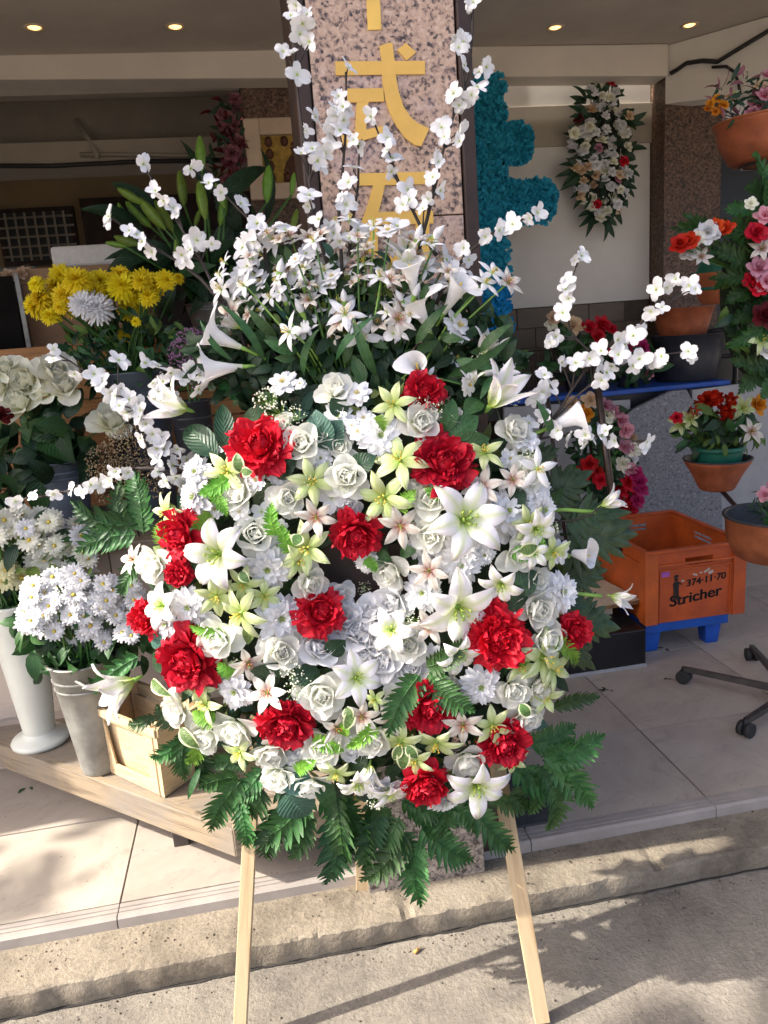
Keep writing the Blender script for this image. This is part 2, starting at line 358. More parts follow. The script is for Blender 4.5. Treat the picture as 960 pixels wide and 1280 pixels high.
def thing(name, label, cat, loc=(0, 0, 0), group=None, mw=None):
    o = link(name, None, None, mw or Matrix.Translation(loc)); o.empty_display_size = .1
    o['label'] = label; o['category'] = cat
    if group: o['group'] = group
    return o
def tag(o, label, cat, group=None):
    o['label'] = label; o['category'] = cat
    if group: o['group'] = group
    return o
def struct(o): o['kind'] = 'structure'; return o
def part(name, mb, mats, parent, smooth=False, bevel=0, kind=None, label=None):
    """mesh given in world coordinates, stored relative to its own bounds centre"""
    V = np.array(mb.v); c = Vector(((V.min(0)+V.max(0))/2).tolist())
    mb.v = [(p[0]-c.x, p[1]-c.y, p[2]-c.z) for p in mb.v]
    o = link(name, mb.mesh(name, mats, smooth), parent, Matrix.Translation(c))
    if bevel:
        b = o.modifiers.new('bevel', 'BEVEL'); b.width = bevel; b.segments = 2; b.limit_method = 'ANGLE'
    if kind: o['kind'] = kind
    if label: o['label'] = label
    return o
def pose(loc, nrm, spin=0.0, sc=1.0, upv=None):
    """matrix: local Z along nrm, turned by spin"""
    q = Vector(nrm).normalized().to_track_quat('Z', 'Y').to_matrix().to_4x4()
    return Matrix.Translation(loc) @ q @ Matrix.Rotation(spin, 4, 'Z') @ Matrix.Scale(sc, 4)
def U(a, b): return rnd.uniform(a, b)

# ------------------------------------------------------------------ flower meshes (unit diameter, facing +Z)
def wprof(kind, u):
    if kind == 'lily': return max(.02, math.sin(PI*min(1, u**.8*.98+.02))**.85)
    if kind == 'round': return max(.04, (math.sin(PI*min(1, .10+.80*u**.95))**.6)*(1 if u < .93 else .72))
    if kind == 'strap': return .35+.65*math.sin(PI*min(1, u*.85+.05))**.7 if u < .97 else .45
    if kind == 'fan': return .12+.88*u**.7 if u < .95 else .86
    return 1
def petal(L, W, kind, a0, a1, cup=.2, nu=6, nv=5, ruf=0, rk=3, ph=0, notch=0, r0=0, z0=0, pw=1.0, seed=0):
    P = []; x, z = r0, z0; pu = 0
    for i in range(nu+1):
        u = i/nu; a = a0+(a1-a0)*(u**pw)
        if i: x += math.cos(a)*L/nu; z += math.sin(a)*L/nu
        ww = W*wprof(kind, u)*.5; row = []
        for j in range(nv):
            v = -1+2*j/(nv-1); d = cup*v*v*ww*2*(.3+.7*u)
            d += ruf*u*u*math.sin(rk*v*PI+ph+seed)*1.0
            sh = -notch*L*(1-abs(v))*max(0, u-.75)*4 if notch else 0
            row.append((x-math.sin(a)*d+math.cos(a)*sh, v*ww, z+math.cos(a)*d+math.sin(a)*sh))
        P.append(row)
    return P
def ringM(ang, tilt=0): return Matrix.Rotation(ang, 4, 'Z')
def mk_rose(seed, mats, wide=1.0, frill=0.0):
    r = random.Random(seed); mb = MB()
    mb.ball((0, 0, .16), .085, 0, n=8, k=5, sz=1.5)
    lay = [(3, .30, .24, 92, 100, .05), (3, .33, .32, 88, 92, .08), (4, .35, .38, 82, 78, .11), (4, .38, .46, 70, 56, .13), (4, .42, .50, 50, 22, .15), (3, .46*wide, .54, 26, -14, .15)]
    for q, (n, L, W, a0, a1, r0) in enumerate(lay):
        for k in range(n):
            mb.grid(petal(L*r.uniform(.92, 1.06), W*r.uniform(.95, 1.12), 'round', rad(a0+r.uniform(-5, 5)), rad(a1+r.uniform(-14, 10)), (.55, .55, .5, .42, .30, .16)[q], 6, 7,
                          .008+.022*frill*(q > 2), 2.2+frill*2, r.uniform(0, 6), 0, r0*.75, -.01*q, 1.5), 0, ringM(2*PI*(k+.37*q)/n+r.uniform(-.2, .2)))
    return mb.mesh('rose', mats)
def mk_peony(seed, mats):
    r = random.Random(seed); mb = MB(); mb.ball((0, 0, .12), .20, 0); op = r.uniform(-8, 8)
    for q, (n, L, W, a0, a1, r0) in enumerate([(5, .22, .24, 92, 108, .02), (7, .26, .27, 84, 92, .07), (8, .28, .29, 74, 72, .12), (9, .30, .31, 60, 48, .16), (9, .31, .33, 44, 22, .18), (9, .33, .35, 24, -6, .19), (8, .34, .37, 2, -28, .18)]):
        for k in range(n):
            mb.grid(petal(L*r.uniform(.8, 1.22), W*r.uniform(.8, 1.2), 'fan' if r.random() < .25 else 'round', rad(a0+op+r.uniform(-18, 18)), rad(a1+op+r.uniform(-32, 32)), r.uniform(-.05, .35), 5, 9,
                          r.uniform(.02, .05), r.uniform(2, 3.6), r.uniform(0, 6), r.uniform(0, .2), r0, .03+.012*(6-q)), 0, ringM(2*PI*(k+.4*q)/n+r.uniform(-.3, .3)))
    return mb.mesh('peony', mats)
def mk_layered(seed, mats, lay, kind='round', nv=5, nu=5, ruf=.02, notch=.0, centre=None, cup=-.12):
    r = random.Random(seed); mb = MB()
    for q, (n, L, W, a0, a1, z0) in enumerate(lay):
        for k in range(n):
            mb.grid(petal(L*r.uniform(.88, 1.08), W*r.uniform(.9, 1.08), kind, rad(a0+r.uniform(-9, 9)), rad(a1+r.uniform(-14, 14)), cup, nu, nv, ruf*r.uniform(.3, 1.5), 2.5, r.uniform(0, 6), notch, .02, z0),
                    0, ringM(2*PI*(k+.43*q)/n+r.uniform(-.1, .1)))
    if centre:
        cr, cz, cm, kind2 = centre
        if kind2 == 'dome': mb.ball((0, 0, cz), cr, cm, n=10, k=5, sz=.6)
        else:
            for k in range(9):
                a = 2.4*k; q = cr*math.sqrt(k/9)
                mb.tube([(q*math.cos(a), q*math.sin(a), cz), (1.4*q*math.cos(a), 1.4*q*math.sin(a), cz+.09)], [.008, .013], 4, cm)
    return mb.mesh('flower', mats)
ROSE = [mk_rose(s, ['petal_rose'], 1, .3*s) for s in range(3)]
ROSE_W = [mk_rose(10+s, ['petal_white'], 1.0, .8) for s in range(2)]
SATIN = [mk_rose(14+s, ['petal_cool'], 1.0, .2) for s in range(2)]
PEONY = [mk_peony(20+s, ['petal_red']) for s in range(6)]
DAHLIA = [mk_layered(30+s, ['petal_cool', 'stamen_green'], [(11, .47, .23, 6, -10, 0), (10, .40, .21, 22, 2, .03), (8, .30, .17, 42, 16, .05), (6, .20, .12, 66, 40, .06)], 'round', 5, 5, .022, .10, (.05, .06, 1, 's'), cup=.16) for s in range(3)]
COSMOS = [mk_layered(36+s, ['petal_white', 'stamen_yellow'], [(8, .48, .30, 8, -6, 0), (6, .34, .22, 34, 10, .03)], 'round', 5, 5, .015, .05, (.07, .05, 1, 's')) for s in range(2)]
def lilyparts(seed, mat, n, L, W, a0, a1, nu=7, curl=1.6, stam='stamen_green', kind='lily', cup=-.25):
    r = random.Random(seed)
    pet = []
    for k in range(3):
        mb = MB(); mb.grid(petal(L*r.uniform(.95, 1.04), W*r.uniform(.94, 1.06), kind, rad(a0+r.uniform(-8, 8)), rad(a1+r.uniform(-26, 26)), cup+r.uniform(-.1, .2), nu, 7, .022, 2.6, r.uniform(0, 6), 0, .025, 0, curl))
        pet.append(mb.mesh('petal', [mat]))
    mb = MB(); mb.lathe([(.004, -.16), (.03, -.10), (.045, 0), (.03, .03), (.002, .05)], 8, 0)
    for k in range(6):
        a = 2*PI*k/6+r.uniform(-.3, .3); q = r.uniform(.06, .10)
        mb.tube([(0, 0, 0), (q*.5*math.cos(a), q*.5*math.sin(a), .10), (q*math.cos(a), q*math.sin(a), .19)], .007, 4, 1)
        mb.tube([(q*math.cos(a)-.02*math.sin(a), q*math.sin(a)+.02*math.cos(a), .19), (q*math.cos(a)+.02*math.sin(a), q*math.sin(a)-.02*math.cos(a), .20)], .011, 4, 1)
    mb.tube([(0, 0, 0), (0, 0, .23)], [.008, .014], 5, 0)
    return pet, mb.mesh('lily_centre', [('stem_lime'), stam]), n
LILY_BIG = lilyparts(40, 'petal_lily', 6, .56, .27, 52, -42, 8, 1.5)
LILY_BIG2 = lilyparts(47, 'petal_lily', 6, .58, .24, 60, -75, 9, 1.9)
LILY_SIDE = lilyparts(41, 'petal_lily', 6, .80, .30, 80, 22, 8, 2.4)
LILY_GRN = lilyparts(42, 'petal_green_lily', 6, .53, .22, 40, -22, 6, 1.4, 'stamen_yellow')
LILY_BLUSH = lilyparts(43, 'petal_blush', 6, .54, .22, 46, -8, 6, 1.5, 'stamen_rust')
STAR = lilyparts(44, 'petal_white', 5, .52, .20, 26, -16, 5, 1.4, 'stamen_yellow')
def mk_calla(seed, mats):
    r = random.Random(seed); mb = MB(); n = 18; rows = []
    for i in range(10):
        t = i/9; row = []
        for k in range(n+1):
            a = -PI+2*PI*k/n; fr = (1+math.cos(a))/2          # 1 at the pointed lip
            flare = max(0, t-.55)/.45
            rr = .045+.20*t**1.25+.13*flare**1.6*(.25+.9*fr**1.4)
            z = .95*t*(.80+.22*fr)-.20*flare**2*fr+.02*math.sin(3*a)*t
            ov = .012*(k/n)
            row.append(((rr+ov)*math.cos(a)+.26*flare**2*fr**5, (rr+ov)*math.sin(a), z-.35))
        rows.append(row)
    mb.grid(rows, 0)
    mb.tube([(0, 0, -.3), (0, 0, .1), (.01, 0, .34)], [.022, .032, .018], 7, 1)
    mb.tube([(0, 0, -.31), (0, 0, -.5), (-.02, 0, -.9)], [.05, .035, .03], 7, 2)
    return mb.mesh('calla_lily', mats)
CALLA = [mk_calla(50, ['petal_white', 'stamen_yellow', 'stem_lime'])]
def mk_blossom(seed):
    r = random.Random(seed); mb = MB(); n = r.choice([4, 4, 5]); lean = r.uniform(0, 40)
    for k in range(n):
        L = r.uniform(.42, .64)
        mb.grid(petal(L, L*r.uniform(.72, .95), 'round', rad(r.uniform(10, 40)+lean), rad(r.uniform(-45, 20)+lean), r.uniform(-.1, .3), 5, 6, .035, 1.6, r.uniform(0, 6), .06, .02, 0), 0, ringM(2*PI*k/n+r.uniform(-.25, .25)))
    mb.ball((0, 0, .05), .05, 1, n=6, k=4)
    mb.tube([(0, 0, 0), (0, 0, -.25)], [.03, .02], 4, 2)
    return mb.mesh('blossom', ['petal_white', 'stamen_green', 'stem_dark'])
BLOSSOM = [mk_blossom(60+s) for s in range(10)]
def mk_daisy(seed, pm, n=15, lay2=True, nv=3):
    r = random.Random(seed); mb = MB()
    for q in range(2 if lay2 else 1):
        for k in range(n):
            mb.grid(petal(.46*r.uniform(.88, 1.05)*(1-.22*q), .155, 'strap', rad(12+22*q+r.uniform(-9, 9)), rad(-6+8*q+r.uniform(-12, 12)), -.2, 3, nv, 0, 1, 0, 0, .05, .02*q), 0, ringM(2*PI*(k+.5*q)/n))
    mb.ball((0, 0, .04), .085, 1, n=8, k=4, sz=.6)
    mb.tube([(0, 0, 0), (0, 0, -.5)], [.03, .02], 4, 2)
    return mb.mesh('daisy', [pm, 'stamen_yellow', 'stem_green'])
DAISY = [mk_daisy(70+s, 'petal_white') for s in range(2)]
DAISY_C = [mk_daisy(72+s, 'petal_cream') for s in range(2)]
DAISY_L = [mk_daisy(74, 'petal_lemon')]
def mk_mum(seed, pm):
    return mk_layered(seed, [pm], [(18, .50, .10, -8, -30, -.05), (18, .49, .10, 6, -14, 0), (16, .45, .10, 22, 4, .03), (14, .39, .10, 40, 22, .06), (11, .31, .09, 58, 44, .08), (8, .22, .08, 76, 74, .09)], 'strap', 3, 4, 0)
MUM_Y = [mk_mum(80+s, 'petal_yellow') for s in range(2)]
MUM_W = [mk_mum(83, 'petal_white')]
ROSE_CREAM = [mk_rose(85+s, ['petal_cream'], 1.0, .2) for s in range(2)]
def small_rose(pm, seed): return mk_layered(seed, [pm], [(5, .48, .40, 20, 4, 0), (5, .40, .36, 48, 40, .03), (4, .30, .28, 76, 84, .05), (3, .22, .2, 92, 112, .07)], 'round', 5, 4, .02)
SR = {k: small_rose('petal_'+k, 90+i) for i, k in enumerate(['scarlet', 'magenta', 'pink', 'peach', 'burgundy', 'orange', 'white', 'red', 'mauve', 'teal', 'blue', 'cream', 'dusty'])}
def unit_chord(mb):
    V = [Vector(p) for p in mb.v]; t = max(V, key=lambda p: math.hypot(p.x, p.z)-2*abs(p.y)); L = math.hypot(t.x, t.z); M = Matrix.Rotation(math.atan2(t.z, t.x), 4, 'Y')
    mb.v = [tuple((M @ Vector((p.x/L, p.y, p.z/L)))) for p in V]; return mb
# leaves: base at origin, running along +X, face +Z, unit length
def mk_leaf(mat, W=.42, kind='lily', bend=(10, -30), fold=.18, nu=7, nv=5):
    mb = MB(); mb.grid(petal(1.0, W, kind, rad(bend[0]), rad(bend[1]), fold, nu, nv, .01, 2)); return unit_chord(mb).mesh('leaf', [mat])
def mk_fern(mat, seed, W=.38, n=16, bend=(16, -30)):
    r = random.Random(seed); mb = MB(); pts = []; x = z = 0; st = 24; cv = r.uniform(-.10, .10)
    for i in range(st+1):
        pts.append((x, cv*math.sin(PI*i/st), z)); a = rad(bend[0]+(bend[1]-bend[0])*i/st); x += math.cos(a)/st; z += math.sin(a)/st
    mb.tube(pts, [.011-.008*i/st for i in range(st+1)], 4, 0)
    for k in range(n):
        t = .08+.90*k/(n-1); i = min(st-1, int(t*st)); fx = t*st-i
        p = Vector(pts[i]).lerp(Vector(pts[i+1]), fx); tan = (Vector(pts[i+1])-Vector(pts[i])).normalized(); nz = tan.cross(Vector((0, 1, 0))).normalized()*-1; sd_ = nz.cross(tan)
        hw = W*.5*(math.sin(PI*min(1, .15+.85*t**.85))**.72)+.012; pw = .90/n
        for s in (-1, 1):
            h2 = hw*r.uniform(.84, 1.10); dr = r.uniform(-.05, .03); an = rad(66-24*t+r.uniform(-7, 7)); dirn = (tan*math.cos(an)+sd_*s*math.sin(an)).normalized(); rows = []
            for q in range(6):
                u = q/5; c = p+dirn*(h2*u*1.1)+nz*(-.22*u*u*h2+.10*math.sin(PI*u)*h2+dr*u)+tan*(.06*u*u*h2)
                ww = pw*.76*(1, 1, .95, .84, .60, .14)[q]
                rows.append([tuple(c-tan*ww-nz*.006), tuple(c+nz*.012*(1-.6*u)), tuple(c+tan*ww*.9-nz*.006)])
            o = len(mb.v); mb.grid(rows if s > 0 else [rw[::-1] for rw in rows], 0)
            for q in range(18): mb.uv[o+q] = (t*.5+.08*(q//3), (q % 3)/2)
    return unit_chord(mb).mesh('fern_leaf', [mat])
FERN = [mk_fern('fern_green', 100+s, .40, 14, ((18, -34), (8, -50), (22, -14), (26, -46), (6, -24))[s]) for s in range(5)]
FERN_D = [mk_fern('fern_deep', 104, .40, 14), mk_fern('fern_deep', 109, .40, 14, (24, -50))]
FERN_B = [mk_fern('fern_bright', 106, .36, 12)]
LEAF_D = [mk_leaf('leaf_dark', .42), mk_leaf('leaf_dark', .50, 'lily', (20, -45), .12)]
LEAF_M = [mk_leaf('leaf_mid', .44), mk_leaf('leaf_mid', .36, 'lily', (25, -50), .2)]
LEAF_BL = [mk_leaf('leaf_blue', .52, 'lily', (10, -35), .1)]
LEAF_OL = [mk_leaf('leaf_olive', .42)]
LEAF_V = [mk_leaf('leaf_variegated', .44, 'lily', (25, -45), .12)]
BLADE = [mk_leaf('leaf_mid', .09, 'lily', (22, -50), .3, 9, 3)]
LILY_LEAF = [mk_leaf('leaf_dark', .20, 'lily', (30, -55), .15, 9, 5)]
def mk_palm(seed):
    r = random.Random(seed); mb = MB(); mb.tube([(0, 0, 0), (.5, 0, .05), (.72, 0, .02)], [.014, .010, .004], 5, 0)
    for k in range(13):
        t = k/12; an = rad(-88+176*t); b = Vector((.10+.55*(1-abs(2*t-1)), 0, .04))
        L = (.42+.16*(1-abs(2*t-1)))*r.uniform(.9, 1.08); M = Matrix.Translation(b) @ Matrix.Rotation(an*.72, 4, 'Z')
        mb.grid(petal(L, .125, 'lily', rad(r.uniform(10, 28)), rad(r.uniform(-50, -15)), -.35, 7, 5), 0, M)
    return unit_chord(mb).mesh('palm_leaf', ['leaf_palm'])
PALM = [mk_palm(110), mk_palm(111)]
def mk_sprig(seed, mats, n=46, R=.5, hr=.035):
    """airy spray of tiny heads on fine stems"""
    r = random.Random(seed); mb = MB()
    for k in range(n):
        a = r.uniform(0, 2*PI); q = R*math.sqrt(r.random()); z = .35*(1-(q/R)**2)+r.uniform(-.08, .08)
        e = (q*math.cos(a), q*math.sin(a), z)
        if k % 2 == 0: mb.tube([(0, 0, -.3), (e[0]*.6, e[1]*.6, z*.4-.1), e], .006, 3, 1, cap=False)
        mb.ball(e, hr*r.uniform(.7, 1.2), 0, n=5, k=3)
    return mb.mesh('gypsophila', mats)
GYP = [mk_sprig(120, ['gypso', 'stem_lime']), mk_sprig(121, ['petal_dried', 'stem_dark'], 150, .5, .024), mk_sprig(122, ['petal_mauve', 'stem_green'], 90, .5, .036)]

def put_leaf(parent, name, me, base, tip, nrm, width=None, mlen=1.0):
    """leaf from base to tip (world), face towards nrm"""
    b = Vector(base); d = Vector(tip)-b; L = d.length; x = d.normalized(); z = (Vector(nrm)-x*Vector(nrm).dot(x))
    z = z.normalized() if z.length > 1e-4 else x.orthogonal().normalized(); y = z.cross(x); wsc = width or L
    M = Matrix(((x.x*L, y.x*wsc, z.x*L, b.x), (x.y*L, y.y*wsc, z.y*L, b.y), (x.z*L, y.z*wsc, z.z*L, b.z), (0, 0, 0, 1)))
    return link(name, me, parent, M)
def put_lily(parent, name, spec, mw):
    pet, cen, n = spec; o = link(name, cen, parent, mw)
    for k in range(n):
        link('petal', pet[(k*2+rnd.randrange(3)) % 3], o, mw @ Matrix.Rotation(2*PI*k/n+U(-.12, .12), 4, 'Z') @ Matrix.Rotation(U(-.10, .10)+(.10 if k % 2 else 0), 4, 'Y') @ Matrix.Translation((0, 0, .006*(k % 2))))
    return o

# =================================================================== the setting
KY = 1.665; TY = 1.825; KZ = .068; FZ = .10
mb = MB(); g = [-400, -60, -12, -4, -1, 0, .5, 1, KY+.02, 3, 12, 60, 400]
mb.grid([[(x, y, 0) for x in [-400, -60, -12, -4, -2, -1, 0, 1, 2, 4, 12, 60, 400]] for y in g])
mb.f = [q[::-1] for q in mb.f]
struct(part('street', mb, 'street_concrete', None))
# kerb: worn, chipped concrete strip between street and tiles
mb = MB(); rows = []; nx = 1100
for i in range(nx+1):
    x = -7+14*i/nx; row = []
    e = .010*noise.noise((x*3, 0, 1))+.007*noise.noise((x*17, 0, 5)); c = max(0, noise.noise((x*9, 3, 2))-.30)*.020+max(0, noise.noise((x*38, 3, 9))-.15)*.010
    cr = -.010 if min(abs(x-q_) for q_ in (-2.2, .245, .95, 2.6)) < .012 else 0
    for (y, z, k) in [(KY+.004, -.02, 0), (KY+.003, .004, .5), (KY, .022, .7), (KY-.001, .044, .9), (KY+.002, KZ-.005-c, 1.0), (KY+.008+c, KZ-.0005-c*.5+cr, .9), (KY+.024+c, KZ+cr, .5), (KY+.06, KZ+.001+cr*.6, .35), (KY+.10, KZ+.003, .3), (TY-.03, KZ+.002, .2), (TY+.02, KZ-.002, 0)]:
        k2 = max(0, k-.3); nz = .0035*noise.noise((x*26, y*50, z*50))*k2+.0045*noise.noise((x*75, y*110, z*110))*k2*k2
        row.append((x, y+e*k+nz, z+nz*1.2+.002*noise.noise((x*2.3, y*8, 7))*(k > 0)))
    rows.append(row)
mb.grid(rows); mb.f = [q[::-1] for q in mb.f]
kb = struct(part('kerb', mb, 'kerb_concrete', None, smooth=True)); kb.data.set_sharp_from_angle(angle=rad(24))
mb = MB(); rows = []
for i in range(701):
    x = -7+14*i/700; e = .010*noise.noise((x*3, 0, 1))+.004*noise.noise((x*17, 0, 5)); wd = max(.0012, .004+.006*noise.noise((x*12, 5, 1))+.004*noise.noise((x*45, 2, 1)))
    rows.append([(x, KY-wd+e*.4, .0032), (x, KY+.012, .0034)])
mb.grid(rows); mb.f = [q[::-1] for q in mb.f]; struct(part('kerb_joint', mb, 'crack', None))
floor = struct(part('floor', MB().box((-2.6, TY+.004, 0), (6.5, 9.5, FZ-.006)), 'grout', None))
# nosing stones with grooves along the front edge, then square tiles
xs = [-2.6, -1.64, -.50, .64, 1.215, 2.36, 3.5, 6.5]
for a, b in zip(xs, xs[1:]):
    mb = MB(); y0, y1 = TY, TY+.052
    pr = [(y0, .02), (y0-.006, .060), (y0-.003, FZ-.006), (y0+.004, FZ), (y0+.014, FZ), (y0+.015, FZ-.003), (y0+.019, FZ-.003), (y0+.020, FZ), (y0+.030, FZ), (y0+.031, FZ-.003), (y0+.035, FZ-.003), (y0+.036, FZ), (y1-.002, FZ), (y1-.002, .02)]
    mb.prism(pr, 'x', a+.0015, b-.0015); part('nosing_stone', mb, 'nosing', floor)
TW = .5717; ty = [TY+.052, 2.285, 2.285+TW, 2.285+2*TW, 2.285+3*TW, 2.285+4*TW, 2.285+5*TW]
tile_cache = {}
for y0, y1 in zip(ty, ty[1:]):
    for k in range(-4, 10):
        x0 = -.50+k*TW; x1 = x0+TW
        key = round(y1-y0, 3)
        if key not in tile_cache:
            t = MB(); hx, hy, gp = (x1-x0)/2-.0017, (y1-y0)/2-.0017, .0012
            t.add([(-hx, -hy, -.01), (hx, -hy, -.01), (hx, hy, -.01), (-hx, hy, -.01), (-hx+gp, -hy+gp, 0), (hx-gp, -hy+gp, 0), (hx-gp, hy-gp, 0), (-hx+gp, hy-gp, 0)],
                  [(4, 5, 6, 7), (0, 1, 5, 4), (1, 2, 6, 5), (2, 3, 7, 6), (3, 0, 4, 7)])
            tile_cache[key] = t.mesh('tile', 'floor_tile', False)
        link('tile', tile_cache[key], floor, Matrix.Translation(((x0+x1)/2, (y0+y1)/2, FZ+U(-.0006, .0006))))
# ------------------------------------------------------------------ the shop
shop = thing('shop_building', 'open shopfront with beige soffit, cream walls and a deep shaded interior', 'building', (0, 4.5, 0))
CZ = 2.985
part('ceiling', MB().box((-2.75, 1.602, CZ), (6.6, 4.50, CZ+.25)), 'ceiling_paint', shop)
part('unseen_fascia', MB().box((-2.75, 1.52, 2.84), (6.6, 1.60, CZ+.55)), 'beam_paint', shop, bevel=.01)  # added out of view; its drop limits the skylight reaching the interior
mb = MB(); mb.add([(-2.6, 4.45, 2.905), (2.525, 4.45, 2.815), (2.525, 4.62, 2.815), (-2.6, 4.62, 2.905), (-2.6, 4.45, CZ+.02), (2.525, 4.45, CZ-.005), (2.525, 4.62, CZ-.005), (-2.6, 4.62, CZ+.02)],
                  [(0, 3, 2, 1), (4, 5, 6, 7), (0, 1, 5, 4), (1, 2, 6, 5), (2, 3, 7, 6), (3, 0, 4, 7)])
part('beam', mb, 'beam_paint', shop, bevel=.006)
part('side_wall', MB().box((-2.85, 2.16, FZ), (-2.6, 9.3, CZ+.3)), 'wall_cream', shop)  # unseen wall, added to keep direct sun off the interior
# deep room on the left
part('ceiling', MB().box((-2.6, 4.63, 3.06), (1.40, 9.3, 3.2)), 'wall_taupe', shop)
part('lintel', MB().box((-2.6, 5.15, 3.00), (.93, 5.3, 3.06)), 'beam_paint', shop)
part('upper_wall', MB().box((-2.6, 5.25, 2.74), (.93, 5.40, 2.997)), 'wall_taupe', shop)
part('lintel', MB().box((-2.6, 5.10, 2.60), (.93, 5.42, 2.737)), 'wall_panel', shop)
def ptube(name, pts, r, mat, parent, n=6): return part(name, MB().tube(pts, r, n), mat, parent, smooth=True)
a, b = ony(-60, 207, 5.08), ony(330, 200, 5.08)
cab = ptube('wall_cable', [a, a.lerp(b, .3)+Vector((0, 0, -.012)), a.lerp(b, .6)+Vector((0, 0, .004)), b], .013, 'cable', shop)
ptube('conduit', [ony(95, 150, 5.22), ony(120, 190, 5.06), ony(122, 198, 5.06)], .014, 'wall_panel', shop)
ptube('conduit', [ony(100, 193, 5.08), ony(230, 194, 5.08), ony(330, 196, 5.08)], .012, 'wall_panel', shop)
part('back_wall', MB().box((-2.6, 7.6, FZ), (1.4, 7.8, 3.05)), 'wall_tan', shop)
part('door', MB().box(tuple(ony(112, 330, 7.55)-Vector((0, .03, 1.9))), tuple(ony(420, 235, 7.59))), 'brown_metal', shop)
# barred window in the back wall
c0 = ony(12, 328, 7.56); c1 = ony(86, 264, 7.56); wx0, wx1, wz0, wz1 = c0.x, c1.x, c0.z, c1.z
win = part('window', MB().box((wx0, 7.56, wz0), (wx1, 7.598, wz1)), 'window_glass', shop)
fr = MB()
for (p, q) in [((wx0-.04, wz0-.04), (wx0, wz1+.04)), ((wx1, wz0-.04), (wx1+.04, wz1+.04)), ((wx0, wz0-.04), (wx1, wz0)), ((wx0, wz1), (wx1, wz1+.04))]: fr.box((p[0], 7.535, p[1]), (q[0], 7.595, q[1]))
part('frame', fr, 'brown_metal', win)
for k in range(7):
    x = wx0+(wx1-wx0)*(k+.5)/7; part('bar', MB().box((x-.008, 7.50, wz0), (x+.008, 7.516, wz1)), 'wall_panel', win)
for k in range(5):
    z = wz0+(wz1-wz0)*(k+.5)/5; part('bar', MB().box((wx0-.03, 7.518, z-.008), (wx1+.03, 7.532, z+.008)), 'wall_panel', win)
# brown granite pier behind the sign pillar
x0 = ony(302, 120, 4.64).x
part('stone_pier', MB().box((x0, 4.66, FZ), (1.40, 5.05, 3.05)), 'granite_brown', shop)
# cream wall on the right with a shallow recess and a brown tiled base
wz = 1.60
part('wall', MB().box((1.402, 4.66, wz), (2.53, 4.9, 3.05)), 'wall_cream', shop)
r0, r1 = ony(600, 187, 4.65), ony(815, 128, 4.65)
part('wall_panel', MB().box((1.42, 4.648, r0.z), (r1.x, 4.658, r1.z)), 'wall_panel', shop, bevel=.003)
part('wall', MB().box((1.402, 4.68, FZ), (2.53, 4.9, wz-.002)), 'brown_grout', shop)
tm = MB().box((-.115, -.012, -.058), (.115, .0, .058)).mesh('wall_tile', 'brown_tile', False)
for rr in range(5):
    for k in range(6):
        x = 1.42+.12+.236*k-(.118 if rr % 2 else 0)
        if 1.40 < x-.115 and x+.115 < 2.53: link('wall_tile', tm, shop, Matrix.Translation((x, 4.679, wz-.064-.121*rr)))
part('stone_pier', MB().box((2.535, 4.50, FZ), (2.90, 4.9, 2.86)), 'granite_brown', shop)
mb = MB(); mb.add([(2.53, 4.49, 2.68), (3.6, 3.25, 2.5), (3.7, 3.35, 2.5), (2.62, 4.60, 2.68), (2.53, 4.49, CZ-.004), (3.6, 3.25, CZ-.004), (3.7, 3.35, CZ-.004), (2.62, 4.60, CZ-.004)],
                  [(0, 3, 2, 1), (4, 5, 6, 7), (0, 1, 5, 4), (1, 2, 6, 5), (2, 3, 7, 6), (3, 0, 4, 7)])
part('corner_wall', mb, 'wall_cream', shop)
part('side_wall', MB().box((6.4, 2.0, FZ), (6.6, 9.3, CZ+.02)), 'wall_cream', shop)
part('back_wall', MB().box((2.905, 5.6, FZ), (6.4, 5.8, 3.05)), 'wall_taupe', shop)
cwn = Vector((1.24, 1.07, 0)).normalized(); cwp = Vector((2.53, 4.49, 0))-cwn*.02
def oncw(x, y): d = ray(x, y); return CAM+d*((cwp-CAM).dot(cwn)/d.dot(cwn))
ptube('wall_cable', [oncw(838, 92), oncw(848, 86), oncw(858, 79), oncw(878, 76), oncw(897, 77), oncw(925, 60), oncw(975, 30)], .012, 'cable', shop)
ptube('wall_cable', [oncw(890, 84), oncw(908, 83), oncw(918, 90), oncw(923, 104), oncw(925, 116)], .008, 'cable', shop)
# recessed downlights, lit
for k, (px, py) in enumerate([(43, 34), (219, 33), (694, 34), (862, 31)]):
    p = onz(px, py, CZ-.001)
    t = thing('ceiling_lamp', 'small round recessed downlight glowing amber in the beige soffit', 'lamp', p, 'lit downlights in the soffit')
    mb = MB(); mb.lathe([(.030, .0), (.032, -.004), (.046, -.005), (.047, 0)], 20, 0, Matrix.Translation(p)); part('trim_ring', mb, 'frame_wood', t, True)
    mb = MB(); mb.lathe([(.0005, -.006), (.020, -.006), (.029, -.001)], 20, 0, Matrix.Translation(p)); part('bulb', mb, 'lamp_glow', t, True)

